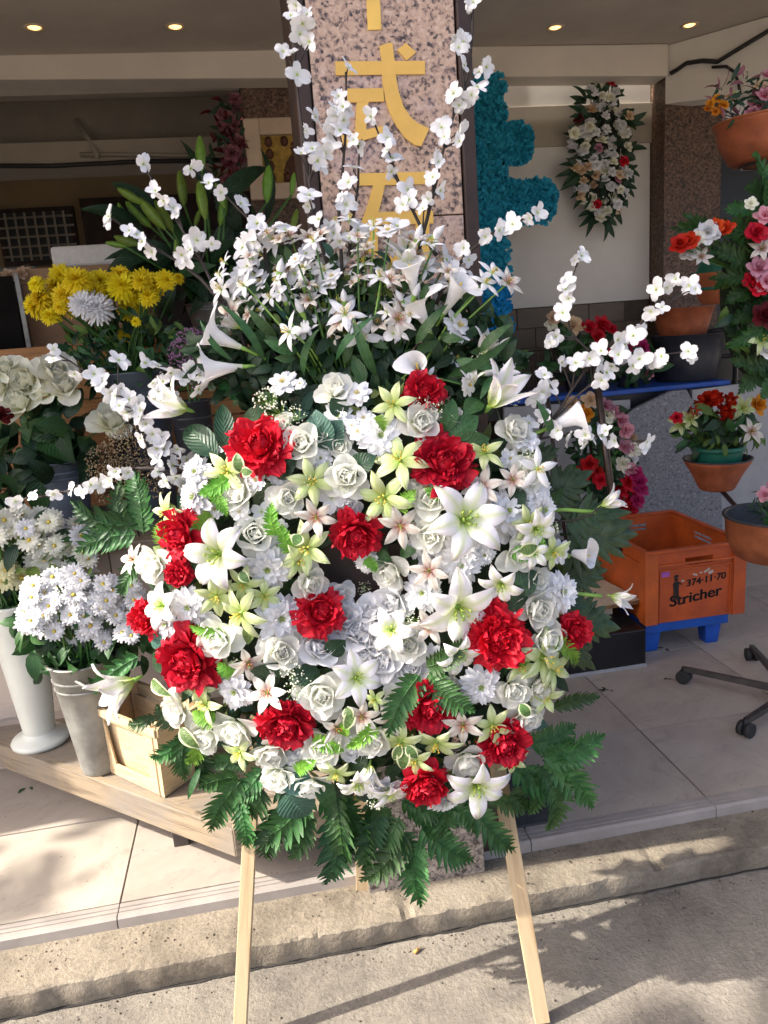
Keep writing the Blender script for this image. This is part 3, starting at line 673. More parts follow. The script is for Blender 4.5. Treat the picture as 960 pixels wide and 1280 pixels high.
# ------------------------------------------------------------------ sign pillar
PX0, PX1 = .200, .520; PF = 1.800
pil = thing('stone_pillar', 'speckled pink granite pillar with gold characters, framed in dark brown metal', 'pillar', (.35, 1.9, KZ))
part('column', MB().box((.180, PF+.022, KZ-.02), (.552, PF+.40, CZ-.001)), 'brown_metal', pil, bevel=.006)
for (a, b) in ((.163, PX0-.004), (PX1+.004, .556)): part('metal_trim', MB().box((a, PF-.004, .42), (b, PF+.020, CZ-.003)), 'brown_metal', pil, bevel=.004)
for (z0, z1) in ((.445, 1.150), (1.1525, 1.7855), (1.788, 2.44), (2.4425, CZ-.004)):
    part('granite_panel', MB().box((PX0, PF, z0), (PX1, PF+.0195, z1)), 'granite_pink', pil, bevel=.002)
part('plinth', MB().box((.162, PF-.026, KZ-.015), (.487, PF+.019, .44)), 'granite_base', pil, bevel=.003)
YL = PF-.0035
def glyph(px_polys, name='character'):
    mb = MB()
    for k, poly in enumerate(px_polys):
        pts = [ony(340+x/3., y/3., YL-.0006*k) for x, y in poly]; n = len(pts)
        V = [(p.x, YL-.0006*k, p.z) for p in pts]+[(p.x, PF-.0003, p.z) for p in pts]
        # strip triangulation: the outline is listed as left side then right side reversed
        F = [(i, i+1, n-2-i, n-1-i) for i in range(n//2-1)]+[(i, (i+1) % n, (i+1) % n+n, i+n) for i in range(n)]
        mb.add(V, F)
    return part(name, mb, 'gold_paint', pil, label='gold painted character on the granite')
glyph([[(354, -20), (360, 112), (410, 110), (404, -20)], [(300, -80), (304, -50), (470, -50), (466, -80)]])
glyph([[(238, 230), (240, 282), (574, 278), (574, 228)],
       [(404, 172), (412, 230), (414, 300), (424, 370), (440, 420), (466, 470), (500, 518), (535, 544), (560, 548), (590, 482), (548, 462), (520, 440), (494, 400), (474, 340), (464, 280), (460, 230), (452, 162), (438, 160)],
       [(470, 188), (505, 226), (540, 196), (502, 160)],
       [(284, 332), (284, 384), (420, 380), (418, 330)],
       [(318, 384), (312, 500), (352, 494), (362, 382)],
       [(262, 508), (268, 546), (436, 500), (420, 470)]])
glyph([[(326, 650), (326, 696), (586, 690), (586, 644)],
       [(380, 694), (358, 770), (330, 850), (300, 915), (344, 925), (376, 860), (404, 780), (424, 694)],
       [(350, 796), (352, 846), (606, 838), (604, 790)],
       [(352, 846), (356, 960), (398, 958), (396, 845)],
       [(540, 840), (548, 955), (592, 953), (590, 838)],
       [(356, 962), (357, 1004), (594, 996), (592, 955)]])

# ------------------------------------------------------------------ unseen street tree off to the left, crown shaped to shade the shop front
TX, TYY = -5.2, 1.6
tree = thing('street_tree', 'unseen leafy street tree with a forked brown trunk beside the kerb', 'tree', (TX, .1, 0))
mb = MB(); mb.tube([(TX, .1, -.1), (TX+.05, .12, 1.5), (TX-.05, .25, 3.4), (TX, .8, 5.6)], [.20, .15, .12, .08], 12)
for k in range(9):
    a = k*2.4; h = 4.5+.16*k; e = Vector((TX+1.0*math.cos(a), TYY+1.7*math.sin(a), h+2.7))
    mb.tube([(TX, .45+.03*k, h), (TX+.25*math.cos(a), .60+.15*math.sin(a), h+1.3), e+Vector((0, 0, .5))], [.07, .05, .015], 7)
part('trunk', mb, 'bark', tree, True)
mb = MB(); r = random.Random(5)
clumps = []
for k in range(430):
    a = r.uniform(0, 2*PI); q = math.sqrt(r.random()); z = r.random()
    cx = TX+1.25*q*math.cos(a)*(1-.4*z); cy = TYY+.3+2.6*q*math.sin(a)*(1-.3*z); clumps.append((cx, cy, 6.35-.93*(cx-TX)+2.3*z, 20, .18))
for (dx, y, z) in [(0, 1.62, 4.05), (.1, 1.85, 4.25), (-.1, 1.55, 4.35), (.2, 1.50, 3.95)]: clumps.append((TX+dx, y, z, 9, .13))
for (cx, cy, cz, nl, sp) in clumps:
    for j in range(nl):
        d = Vector((r.gauss(0, sp), r.gauss(0, sp), r.gauss(0, sp*.7))); s = r.uniform(.06, .10)
        M = Matrix.Translation(Vector((cx, cy, cz))+d) @ Matrix.Rotation(r.uniform(0, 6.3), 4, 'Z') @ Matrix.Rotation(r.uniform(-1, 1), 4, 'X') @ Matrix.Rotation(r.uniform(-1, 1), 4, 'Y') @ Matrix.Scale(s, 4)
        mb.add([(-1, 0, 0), (-.3, -.45, .1), (.4, -.4, .1), (1, 0, 0), (.4, .4, .1), (-.3, .45, .1)], [(0, 1, 2, 3), (0, 3, 4, 5)], 0, [(0, .5), (.3, 0), (.7, 0), (1, .5), (.7, 1), (.3, 1)], M)
part('crown', mb, 'tree_leaf', tree, True, kind='stuff')

# =================================================================== wreath on its easel
AZ = Vector((math.sin(YAW), math.cos(YAW), 0)); LEAN = rad(7.5)
WN = (-AZ*math.cos(LEAN)+Vector((0, 0, 1))*math.sin(LEAN)).normalized()        # the wreath's face
WP = CAM+AZ*1.50; WP.z = 1.0
WUP = (Vector((0, 0, 1))-WN*WN.z).normalized(); WRT = WUP.cross(WN)
def wpt(px, py, off=0.0):
    """where the sight line of a photo pixel meets the wreath's leaning plane, off metres proud of it"""
    d = ray(px, py); q = WP+WN*off; return CAM+d*((q-CAM).dot(WN)/d.dot(WN))
WC = (455, 738); RX, RY = 258, 268
def rel(px, py): return (px-WC[0])/RX, (py-WC[1])/RY
def swell(px, py):
    a, b = rel(px, py); r = math.hypot(a, b); t = (r-.56)/.56
    return .015+.105*math.sqrt(max(0, 1-t*t))
def wnorm(px, py, k=.75, jit=.22):
    a, b = rel(px, py); r = max(.05, math.hypot(a, b)); t = max(-1, min(1.0, (r-.56)/.5))
    v = WN+(WRT*(a/r)-WUP*(b/r))*t*k+Vector((U(-jit, jit), U(-jit, jit), U(-jit, jit)))
    return v.normalized()
easel = thing('wooden_easel', 'pale pine easel carrying the big wreath on two splayed legs', 'easel', onz(495, 1300, 0))
def beam_between(name, a, b, wd, th, mat, parent, face):
    a, b = Vector(a), Vector(b); z = (b-a); L = z.length; z.normalize(); y = (Vector(face)-z*Vector(face).dot(z)).normalized(); x = y.cross(z)
    M = Matrix(((x.x, y.x, z.x, a.x), (x.y, y.y, z.y, a.y), (x.z, y.z, z.z, a.z), (0, 0, 0, 1)))
    o = link(name, MB().box((-wd/2, -th/2, 0), (wd/2, th/2, L)).mesh(name, mat, False), parent, M)
    bv = o.modifiers.new('bevel', 'BEVEL'); bv.width = .0015; bv.segments = 2; return o
EO = -.045
def ept(px, py): return wpt(px, py, EO)
def foot(px, py):            # follow the leaning plane down to the street
    d = ray(px, py); return wpt(px, py, EO)
def leg_line(p_top, p_low):
    A, B = ept(*p_top), ept(*p_low); d = (B-A); t = (0.004-A.z)/d.z; return A, A+d*t
TOPV = (455, 470)
a1, f1 = leg_line((312, 1050), (300.5, 1278)); a2, f2 = leg_line((633, 1020), (678, 1278))
d1 = (a1-f1).normalized(); d2 = (a2-f2).normalized()
beam_between('leg', f1, f1+d1*1.42, .030, .022, 'pine', easel, WN)
beam_between('leg', f2, f2+d2*1.38, .034, .022, 'pine', easel, WN)
t1 = f1+d1*.95; t2 = f2+d2*.93; beam_between('crossbar', t1-(t2-t1)*.06-WN*.023, t2+(t2-t1)*.06-WN*.023, .034, .02, 'pine', easel, WN)
t1 = f1+d1*1.36; t2 = f2+d2*1.33; beam_between('crossbar', t1-(t2-t1)*.06-WN*.023, t2+(t2-t1)*.06-WN*.023, .034, .02, 'pine', easel, WN)
bx = onz(453, 1112, KZ-.004); beam_between('back_leg', bx, (t1+t2)/2-WN*.047, .034, .022, 'pine', easel, WN)

wr = thing('flower_wreath', 'large round funeral wreath of white and green flowers with red peonies and blossom branches', 'wreath', wpt(455, 1000, 0))
# moss covered ring that everything is stuck into
mb = MB(); rows = []
for i in range(49):
    a = 2*PI*i/48; cx, cy = WC[0]+150*math.cos(a), WC[1]-6+160*math.sin(a); p = wpt(cx, cy, .02); q = wpt(WC[0], WC[1], .02); o = (p-q).normalized()
    rows.append([tuple(p+(o*math.cos(t)*.098+WN*math.sin(t)*.058)*(1+.08*noise.noise((i*.9, k, 3)))) for k, t in enumerate([2*PI*k/14 for k in range(14)])])
mb.grid(rows, wrap=True); part('ring_base', mb, 'moss', wr, True)
mb = MB(); cb = wpt(WC[0], WC[1]-4, .005); mb.add([tuple(cb+(WRT*math.cos(2*PI*k/20)*.15+WUP*math.sin(2*PI*k/20)*.15)+WN*o_) for o_ in (0, -.012) for k in range(20)], [tuple(range(20)), tuple(range(39, 19, -1))]+[(k, k+20, (k+1) % 20+20, (k+1) % 20) for k in range(20)]); part('backing', mb, 'brown_metal', wr)  # dark disc added in the ring hole, standing in for the shade behind it

PLACED = []
def flower(name, mesh, px, py, d, off=None, n=None, spin=None, parent=None, lift=0):
    o = (swell(px, py) if off is None else off)+lift; p = wpt(px, py, o)
    PLACED.append((px, py, d)); n = n or wnorm(px, py); return link(name, mesh, parent or wr, pose(p, n, U(0, 6.28) if spin is None else spin, d*pxm(p)))
def lily(spec, px, py, d, off=None, n=None, lift=0, name='lily', spin=None):
    p = wpt(px, py, (swell(px, py) if off is None else off)+lift); PLACED.append((px, py, d)); n = n or wnorm(px, py, .7, .42)
    return put_lily(wr, name, spec, pose(p, n, U(0, 6.28) if spin is None else spin, d*pxm(p)))
def dirv(dx, dy, f): return (WRT*dx-WUP*dy+WN*f).normalized()       # image-plane direction (right, down) leaning f to the viewer
for (x, y, d) in [(327, 560, 80), (553, 580, 82), (446, 664, 66), (230, 668, 64), (226, 716, 38), (399, 766, 62), (240, 822, 82), (186, 772, 50), (622, 796, 80), (360, 900, 66), (535, 878, 70), (531, 974, 64), (628, 925, 66), (530, 490, 54), (715, 788, 48), (612, 772, 48), (344, 905, 46)]:
    flower('peony', rnd.choice(PEONY), x, y, d*1.04, lift=.002)
for (x, y, d) in [(380, 555, 48), (300, 620, 46), (360, 621, 42), (320, 668, 46), (420, 490, 42), (524, 530, 46), (434, 596, 50), (536, 624, 50), (539, 668, 44), (645, 692, 44), (275, 797, 52), (351, 814, 46), (225, 885, 44), (297, 908, 48), (260, 916, 44), (387, 727, 40), (402, 867, 54), (512, 806, 42), (669, 760, 48), (680, 797, 48), (639, 860, 44), (670, 857, 40), (655, 893, 42), (404, 930, 50), (340, 937, 44), (349, 966, 44), (387, 977, 42), (583, 947, 44), (466, 920, 46), (195, 705, 44), (490, 712, 46), (640, 540, 40), (655, 595, 44)]:
    flower('rose', rnd.choice(ROSE), x, y, d*1.2)
for (x, y, d) in [(492, 752, 44), (447, 793, 50), (467, 768, 44), (397, 810, 52), (430, 775, 44), (480, 825, 52), (512, 835, 46), (455, 820, 44), (645, 665, 46), (470, 805, 48), (425, 745, 34), (545, 700, 40)]:
    flower('rose', rnd.choice(SATIN), x, y, d*1.25, off=swell(x, y)*.8)
for (x, y, d) in [(475, 545, 54), (246, 622, 50), (574, 690, 56), (632, 640, 56), (676, 637, 50), (665, 612, 44), (238, 757, 52), (335, 710, 56), (350, 772, 58), (295, 862, 48), (529, 740, 48), (575, 706, 50), (600, 857, 52), (700, 740, 50), (246, 590, 38), (460, 700, 36), (655, 548, 42), (210, 780, 40), (480, 985, 44), (556, 1000, 42)]:
    flower('dahlia', rnd.choice(DAHLIA), x, y, d*1.2)
for (x, y, d) in [(354, 478, 40), (446, 492, 38), (375, 480, 18), (447, 540, 26), (440, 532, 20), (700, 690, 34), (300, 640, 28), (320, 600, 30)]:
    flower('cosmos', rnd.choice(COSMOS), x, y, d*1.05, lift=.01)
for (x, y, d) in [(275, 692, 96), (578, 650, 108), (572, 758, 96), (205, 757, 60), (490, 788, 62), (444, 847, 66), (572, 815, 58), (627, 728, 58), (594, 978, 84), (668, 660, 60), (487, 990, 48), (448, 975, 56), (665, 690, 44)]:
    lily(rnd.choice([LILY_BIG, LILY_BIG2]), x, y, d*1.14, lift=.022)
for (x, y, d, v) in [(234, 512, 70, (-.75, -.35, .65)), (612, 508, 84, (.45, -.6, .6)), (168, 850, 78, (-.75, .2, .6)), (462, 955, 44, (-.2, .6, .6)), (590, 482, 34, (0, -.8, .5)), (620, 489, 40, (.5, -.6, .4)), (300, 410, 40, (-.6, -.5, .4)), (603, 445, 50, (.3, -.8, .4)), (512, 335, 62, (-.1, -.8, .5)), (752, 632, 42, (.75, -.35, .5)), (764, 745, 40, (.7, .2, .5))]:
    lily(LILY_SIDE, x, y, d, n=dirv(*v), lift=.01)
for (x, y, d) in [(285, 590, 54), (390, 602, 54), (383, 685, 58), (492, 506, 48), (500, 576, 62), (480, 622, 64), (605, 567, 48), (270, 745, 48), (302, 766, 60), (258, 880, 46), (677, 822, 66), (690, 835, 52), (501, 927, 50), (546, 927, 54), (615, 907, 46), (660, 655, 46), (305, 730, 44), (650, 830, 44), (330, 745, 40), (210, 640, 44), (300, 940, 42), (690, 690, 42), (420, 965, 40), (372, 700, 44), (520, 950, 40), (640, 950, 38), (250, 860, 36), (680, 870, 42)]:
    lily(LILY_GRN, x, y, d*1.24, lift=.014)
for (x, y, d) in [(395, 646, 44), (500, 657, 48), (602, 609, 46), (310, 828, 42), (335, 866, 46), (537, 713, 44), (537, 781, 44), (579, 905, 46), (452, 895, 40), (640, 600, 36), (420, 910, 38), (168, 700, 38), (610, 645, 36), (488, 900, 34)]:
    lily(LILY_BLUSH, x, y, d*1.22, lift=.016)
lily(STAR, 671, 586, 58, lift=.05, n=dirv(.3, 0, 1))
# callas
for (x, y, d, v, s) in [(281, 425, 62, (-.85, -.45, .25), 1.6), (280, 460, 66, (-.95, .02, .30), 2.4), (522, 460, 46, (-.1, -.35, .95), 3.3), (566, 372, 66, (.5, -.75, .5), 4.2), (528, 395, 62, (-.35, -.75, .35), .6), (704, 528, 64, (.90, -.30, .25), 4.4), (722, 692, 50, (.75, .15, .6), 2.2), (515, 350, 60, (-.1, -.85, .4), 4.9)]:
    p = wpt(x, y, .05); link('calla_lily', CALLA[0], wr, pose(p, dirv(*v), s, d*pxm(p)))
for (b, t) in [((668, 640), (744, 640)), ((680, 690), (712, 696)), ((690, 745), (752, 745)), ((640, 560), (690, 533))]:
    part('flower_stem', MB().tube([wpt(*b, .03), wpt((b[0]+t[0])/2, (b[1]+t[1])/2-3, .05), wpt(*t, .05)], .004, 6), 'stem_lime', wr, True)

# ---- crown of small star flowers above the ring
TOPF = [(277, 362, 34), (305, 357, 32), (291, 392, 38), (322, 392, 40), (326, 352, 30), (350, 342, 30), (345, 303, 36), (362, 296, 30), (392, 302, 28), (406, 313, 28), (415, 346, 30), (435, 348, 28), (447, 297, 24), (467, 283, 30), (392, 390, 32), (362, 415, 40), (376, 410, 32), (425, 402, 40), (425, 378, 36), (452, 422, 46), (470, 391, 36), (475, 346, 34), (472, 406, 30), (405, 338, 32), (382, 335, 26), (360, 372, 26), (347, 352, 26), (437, 362, 26), (485, 289, 32), (485, 340, 34), (553, 333, 34), (474, 373, 40), (496, 400, 40), (431, 393, 42), (573, 408, 50), (607, 354, 34), (615, 341, 32), (634, 354, 36), (568, 449, 32), (637, 467, 24), (585, 481, 34), (338, 372, 26), (512, 300, 26), (535, 470, 22), (398, 360, 30), (455, 330, 28), (370, 325, 26), (500, 365, 30), (540, 305, 26)]
hub = wpt(455, 520, .0)
for k, (x, y, d) in enumerate(TOPF):
    off = U(-.01, .09); n = (dirv((x-455)/220., (y-470)/170., .75)+Vector((U(-.3, .3), U(-.3, .3), U(-.3, .3)))).normalized()
    if k % 5 == 2: lily(LILY_BLUSH, x, y, d*1.3, off, n)
    elif k % 6 == 4: flower('cosmos', COSMOS[k % 2], x, y, d, off, n)
    else: lily(STAR, x, y, d*1.32, off, n)
    p = wpt(x, y, off); h = wpt(455+(x-455)*.35, 490, .01)
    part('flower_stem', MB().tube([h, h.lerp(p, .55)+WUP*.02, p-n*.01], .0022, 4), 'stem_lime' if k % 2 else 'stem_green', wr, True)
for (x, y, d, v) in [(378, 352, 20, (-.1, -1, .3)), (350, 335, 20, (.3, -1, .2)), (523, 294, 22, (.3, -.9, .3)), (547, 291, 20, (.7, -.6, .3)), (430, 372, 18, (0, -1, .4)), (500, 372, 18, (-.4, -.8, .3)), (520, 365, 20, (.4, -.8, .3)), (375, 385, 22, (-.3, -.8, .3)), (610, 466, 18, (.9, -.1, .3)), (355, 373, 18, (-.3, -.9, .3)), (640, 466, 18, (.9, .1, .3)), (545, 250+45, 18, (.2, -.9, .3))]:
    p = wpt(x, y, .05); mb = MB(); mb.lathe([(.01, -.5), (.16, -.3), (.25, .0), (.2, .3), (.03, .6)], 8, 0); mb.lathe([(.03, -.8), (.17, -.42), (.20, -.22)], 8, 1)
    me = bpy.data.meshes.get('flower_bud') or mb.mesh('flower_bud', ['petal_white', 'stem_lime']); link('flower_bud', me, wr, pose(p, dirv(*v), 0, d*pxm(p)))

rr_ = random.Random(77)
for k in range(125):
    a = rr_.uniform(0, 2*PI); q = math.sqrt(rr_.random()); x, y = 432+160*q*math.cos(a), 352+78*q*math.sin(a); d = rr_.uniform(20, 32)
    off = rr_.uniform(-.03, .07); n = (dirv((x-455)/220., (y-470)/170., .75)+Vector((rr_.uniform(-.5, .5), rr_.uniform(-.4, .4), rr_.uniform(-.5, .5)))).normalized()
    if k % 3 == 0: lily(LILY_BLUSH, x, y, d*1.15, off, n)
    elif k % 3 == 1: flower('blossom', BLOSSOM[k % 10], x, y, d*1.1, off, n)
    else: lily(STAR, x, y, d*1.25, off, n)
# ---- blossom branches
def branch(pts, bl, off0=0.02, off1=0.02, r=.0042, dmul=1.0):
    P = [wpt(x, y, off0+(off1-off0)*i/max(1, len(pts)-1)) for i, (x, y) in enumerate(pts)]
    # smooth the polyline
    S = []
    for i in range(len(P)-1):
        p0, p1, p2, p3 = P[max(0, i-1)], P[i], P[i+1], P[min(len(P)-1, i+2)]
        for q in range(4):
            t = q/4; S.append(.5*((2*p1)+(p2-p0)*t+(2*p0-5*p1+4*p2-p3)*t*t+(3*p1-p0-3*p2+p3)*t**3)+Vector((U(-1, 1), U(-1, 1), U(-1, 1)))*.0012)
    S.append(P[-1]); mb = MB(); mb.tube(S, [r*(1-.65*i/len(S)) for i in range(len(S))], 5)
    twigs = []
    for (x, y, d) in bl:
        j = min(range(len(S)), key=lambda i: (proj(S[i])[0]-x)**2+(proj(S[i])[1]-y)**2); k = j/max(1, len(S)-1)
        p = wpt(x, y, off0+(off1-off0)*k+U(.0, .022)); s0 = S[max(0, j-1)]
        mb.tube([s0, s0.lerp(p, .6)+WUP*.003, p], [.0022, .0018, .0014], 4, cap=False); twigs.append((p, d))
    o = part('blossom_branch', mb, 'stem_dark', wr, True)
    for p, d in twigs:
        n = (WN+Vector((U(-1.1, 1.1), U(-.6, .6), U(-.9, .9)))).normalized()
        link('blossom', rnd.choice(BLOSSOM), o, pose(p+n*.003, n, U(0, 6.3), d*.98*dmul*pxm(p)))
    return o
def proj(p):
    v = p-CAM; k = v.dot(Fw); return 480+FPX*v.dot(Rt)/k, 640-FPX*v.dot(Up)/k
branch([(310, 440), (262, 345), (218, 272), (178, 205)], [(178, 205, 26), (196, 240, 22), (206, 250, 24), (216, 262, 24), (222, 268, 20), (246, 300, 30), (232, 322, 28), (263, 304, 20), (240, 312, 24), (278, 365, 28), (300, 362, 24)])
branch([(310, 420), (250, 348), (200, 313), (138, 272)], [(139, 272, 28), (163, 290, 22), (170, 295, 20), (180, 303, 24), (192, 314, 24), (228, 318, 26)])
branch([(340, 400), (330, 310), (300, 262), (236, 208)], [(236, 210, 28), (262, 231, 26), (275, 240, 22), (299, 256, 28), (322, 280, 30), (330, 292, 32), (318, 300, 30), (314, 325, 28), (318, 345, 28), (310, 335, 26), (326, 315, 24)])
branch([(285, 640), (225, 570), (160, 500), (115, 470), (66, 438)], [(66, 436, 16), (67, 452, 18), (94, 466, 22), (117, 468, 26), (128, 478, 24), (138, 490, 26), (146, 495, 24), (152, 486, 22), (164, 500, 28), (170, 505, 26), (178, 512, 26), (150, 508, 24), (160, 515, 22), (184, 530, 26), (190, 542, 26), (178, 548, 24), (200, 552, 30), (206, 562, 28), (198, 573, 26), (214, 582, 26), (220, 596, 24), (210, 600, 24), (196, 590, 20), (228, 606, 24), (240, 598, 24), (222, 560, 22), (232, 575, 24), (176, 522, 22), (195, 560, 22), (148, 452, 26)])
branch([(330, 490), (262, 466), (222, 462), (176, 455)], [(180, 455, 28), (197, 460, 24), (212, 465, 24), (206, 478, 28), (200, 490, 24), (214, 496, 26), (238, 462, 26), (252, 470, 24), (246, 485, 26), (190, 478, 18), (228, 474, 20), (218, 505, 20)])
branch([(260, 620), (190, 585), (120, 602), (70, 618), (18, 624)], [(19, 626, 20), (44, 621, 20), (66, 617, 20), (92, 610, 24), (112, 606, 24), (126, 604, 22), (140, 600, 24), (146, 588, 22), (104, 614, 18), (160, 590, 20)])
branch([(430, 380), (400, 300), (383, 200), (370, 90), (374, -10)], [(372, 6, 26), (364, 22, 24), (378, 28, 30), (386, 20, 24), (374, 42, 26), (388, 52, 28), (353, 65, 22), (366, 68, 18), (370, 94, 30), (392, 148, 26), (380, 165, 24), (376, 194, 24), (390, 188, 26), (396, 200, 30), (406, 192, 28), (412, 186, 28), (400, 210, 22), (386, 246, 28), (384, 258, 18), (400, 275, 26), (410, 285, 26), (418, 292, 26)])
branch([(432, 390), (424, 270), (432, 170), (432, 90)], [(434, 88, 28), (424, 122, 24), (430, 135, 28), (418, 145, 28), (428, 150, 28), (412, 163, 26), (424, 165, 26), (416, 138, 22), (434, 142, 22), (420, 157, 24)])
branch([(436, 320), (440, 280), (447, 230), (450, 180)], [(450, 177, 30), (444, 176, 20), (442, 212, 24), (437, 228, 26), (432, 256, 26), (428, 250, 20), (446, 290, 28), (436, 300, 28), (452, 305, 26), (425, 300, 24)])
branch([(545, 320), (522, 275), (495, 220), (466, 148)], [(465, 146, 24), (483, 174, 24), (486, 190, 24), (490, 200, 26), (488, 214, 22), (508, 238, 26), (512, 250, 26), (505, 256, 22)])
branch([(520, 330), (540, 250), (560, 165), (585, 90), (592, -10)], [(585, 2, 26), (592, 4, 20), (570, 46, 24), (578, 54, 28), (572, 60, 20), (578, 82, 22), (606, 84, 28), (600, 90, 16), (568, 118, 26), (578, 126, 28), (574, 132, 22), (596, 112, 28), (590, 118, 20), (552, 160, 26), (572, 166, 28), (576, 178, 24), (544, 196, 22), (548, 204, 20), (542, 222, 22), (548, 238, 26), (536, 248, 22), (556, 172, 18), (530, 262, 20)])
branch([(545, 380), (580, 322), (620, 292), (676, 264)], [(581, 310, 24), (584, 325, 20), (606, 296, 22), (622, 288, 26), (632, 286, 24), (642, 282, 28), (670, 266, 26), (664, 272, 20), (566, 340, 30), (560, 355, 26), (556, 326, 28)])
branch([(640, 570), (690, 525), (742, 450), (800, 405), (872, 352)], [(676, 490, 34), (670, 498, 24), (684, 484, 24), (680, 470, 24), (700, 452, 24), (720, 455, 26), (732, 452, 22), (752, 440, 26), (770, 424, 28), (778, 430, 26), (792, 420, 28), (798, 412, 26), (814, 388, 24), (826, 385, 18), (822, 362, 28), (832, 358, 24), (846, 348, 22), (862, 358, 26), (868, 362, 18), (650, 545, 26), (640, 552, 26)], .02, .05, .0036)
branch([(745, 447), (715, 415), (708, 372), (724, 325)], [(725, 321, 24), (718, 326, 14), (710, 352, 22), (706, 362, 22), (712, 374, 22), (704, 392, 26), (694, 420, 24), (688, 428, 16)], .03, .03, .0026)
branch([(690, 525), (760, 465), (820, 445), (868, 440)], [(745, 455, 28), (756, 466, 30), (765, 456, 24), (752, 474, 24), (800, 450, 30), (808, 444, 28), (790, 456, 26), (828, 446, 28), (820, 452, 22), (860, 440, 26), (864, 448, 16), (736, 448, 24), (772, 444, 26)], .03, .06, .0026)
branch([(640, 560), (690, 545), (745, 545), (806, 552)], [(698, 538, 24), (706, 546, 24), (732, 544, 24), (728, 552, 18), (750, 546, 28), (758, 540, 18), (770, 550, 24), (806, 552, 24), (804, 560, 16), (680, 520, 24), (690, 525, 20), (660, 530, 22)], .03, .06, .003)
branch([(650, 650), (720, 650), (752, 632)], [(664, 628, 30), (672, 640, 26), (650, 640, 24)], .04, .06, .003)

# ---- ferns, palm leaves and single leaves round the rim
def fern(b, t, wpx, o0=.01, o1=-.01, kind=None, tw=.5):
    B, T = wpt(*b, o0), wpt(*t, o1); n = (WN+WRT*U(-tw, tw)+WUP*U(-.2, .45)).normalized()
    me = rnd.choice(kind or (FERN*3+FERN_D)); put_leaf(wr, 'fern_leaf', me, B, T, n, wpx*pxm(B)/.40)
for b, t, wd in [((180, 668), (166, 584), 46), ((172, 655), (88, 626), 46), ((172, 668), (94, 690), 40), ((182, 690), (150, 745), 30), ((160, 665), (150, 600), 30),
                 ((232, 925), (188, 948), 30), ((236, 912), (232, 976), 32), ((225, 905), (196, 880), 26), ((175, 820), (118, 868), 28), ((195, 895), (160, 905), 20), ((240, 930), (255, 985), 26),
                 ((302, 975), (262, 1040), 42), ((300, 970), (246, 985), 34), ((312, 955), (258, 955), 28), ((330, 985), (300, 1012), 40), ((388, 985), (308, 1048), 50), ((352, 1008), (334, 1074), 40), ((410, 1022), (406, 1106), 52), ((398, 998), (448, 1058), 50), ((420, 985), (432, 1082), 40), ((345, 985), (382, 1045), 40), ((372, 952), (318, 968), 26), ((350, 1000), (376, 1062), 34),
                 ((524, 1050), (527, 1134), 42), ((526, 1030), (592, 1076), 46), ((505, 1035), (450, 1102), 44), ((510, 1008), (582, 1024), 34), ((585, 1002), (644, 1064), 42), ((500, 1020), (476, 1076), 38), ((490, 1010), (440, 1045), 40), ((540, 1012), (560, 1060), 36), ((475, 1010), (452, 1072), 40), ((520, 1010), (610, 1000), 30), ((500, 1040), (510, 1098), 34),
                 ((676, 946), (756, 917), 44), ((690, 886), (750, 870), 26), ((678, 950), (742, 1010), 46), ((672, 955), (684, 1038), 46), ((655, 955), (662, 1018), 36), ((660, 930), (720, 905), 36), ((640, 985), (662, 1010), 30), ((610, 990), (672, 1006), 34), ((680, 940), (738, 938), 36),
                 ((460, 1000), (470, 1060), 40), ((560, 1005), (600, 1040), 36), ((330, 960), (282, 1000), 36), ((300, 1000), (310, 1060), 30), ((430, 1000), (462, 1095), 40), ((640, 960), (700, 985), 40), ((560, 1000), (545, 1075), 36), ((385, 1010), (362, 1075), 36), ((500, 1000), (545, 1050), 36), ((300, 500), (262, 470), 30), ((630, 560), (668, 545), 24)]:
    fern(b, t, wd)
for b, t, wd in [((532, 834), (586, 799), 34), ((536, 838), (594, 890), 44), ((526, 842), (484, 922), 42)]: fern(b, t, wd, .14, .155, [FERN[2]], .2)
for b, t, wd in [((286, 598), (248, 618), 22), ((345, 670), (340, 628), 22), ((262, 612), (284, 645), 20), ((262, 640), (240, 660), 22), ((205, 680), (202, 650), 22), ((455, 700), (472, 715), 16), ((500, 640), (520, 612), 22), ((270, 900), (240, 890), 24), ((250, 925), (236, 955), 22), ((390, 925), (430, 938), 22), ((430, 920), (436, 900), 18), ((370, 965), (395, 950), 20), ((470, 905), (432, 935), 20), ((670, 700), (678, 670), 22), ((690, 800), (722, 830), 22), ((660, 830), (648, 812), 18), ((292, 842), (272, 828), 20), ((280, 790), (236, 782), 16), ((365, 690), (352, 655), 20), ((560, 620), (530, 610), 18), ((470, 520), (480, 540), 16), ((640, 690), (672, 700), 20), ((205, 752), (186, 740), 18), ((520, 860), (505, 890), 18)]:
    fern(b, t, wd*1.2, swell(*b)+.02, swell(*t)+.025, FERN_B, .4)
for b, t, wd in [((676, 622), (742, 588), 72), ((700, 668), (798, 668), 96), ((700, 770), (776, 786), 84), ((690, 725), (760, 712), 66), ((700, 650), (790, 640), 66), ((690, 790), (745, 838), 60), ((600, 470), (668, 440), 46), ((640, 590), (700, 560), 50)]:
    B, T = wpt(*b, .0), wpt(*t, -.02); put_leaf(wr, 'palm_leaf', rnd.choice(PALM), B, T, (WN+WUP*.25), wd*pxm(B)/.62)
def leafp(b, t, kind, wd, o=None, nm='leaf'):
    B = wpt(*b, (swell(*b) if o is None else o)); T = wpt(*t, (swell(*t) if o is None else o)+.012)
    put_leaf(wr, nm, rnd.choice(kind), B, T, (WN+WRT*U(-.5, .5)+WUP*U(-.3, .5)), wd*pxm(B)/.42)
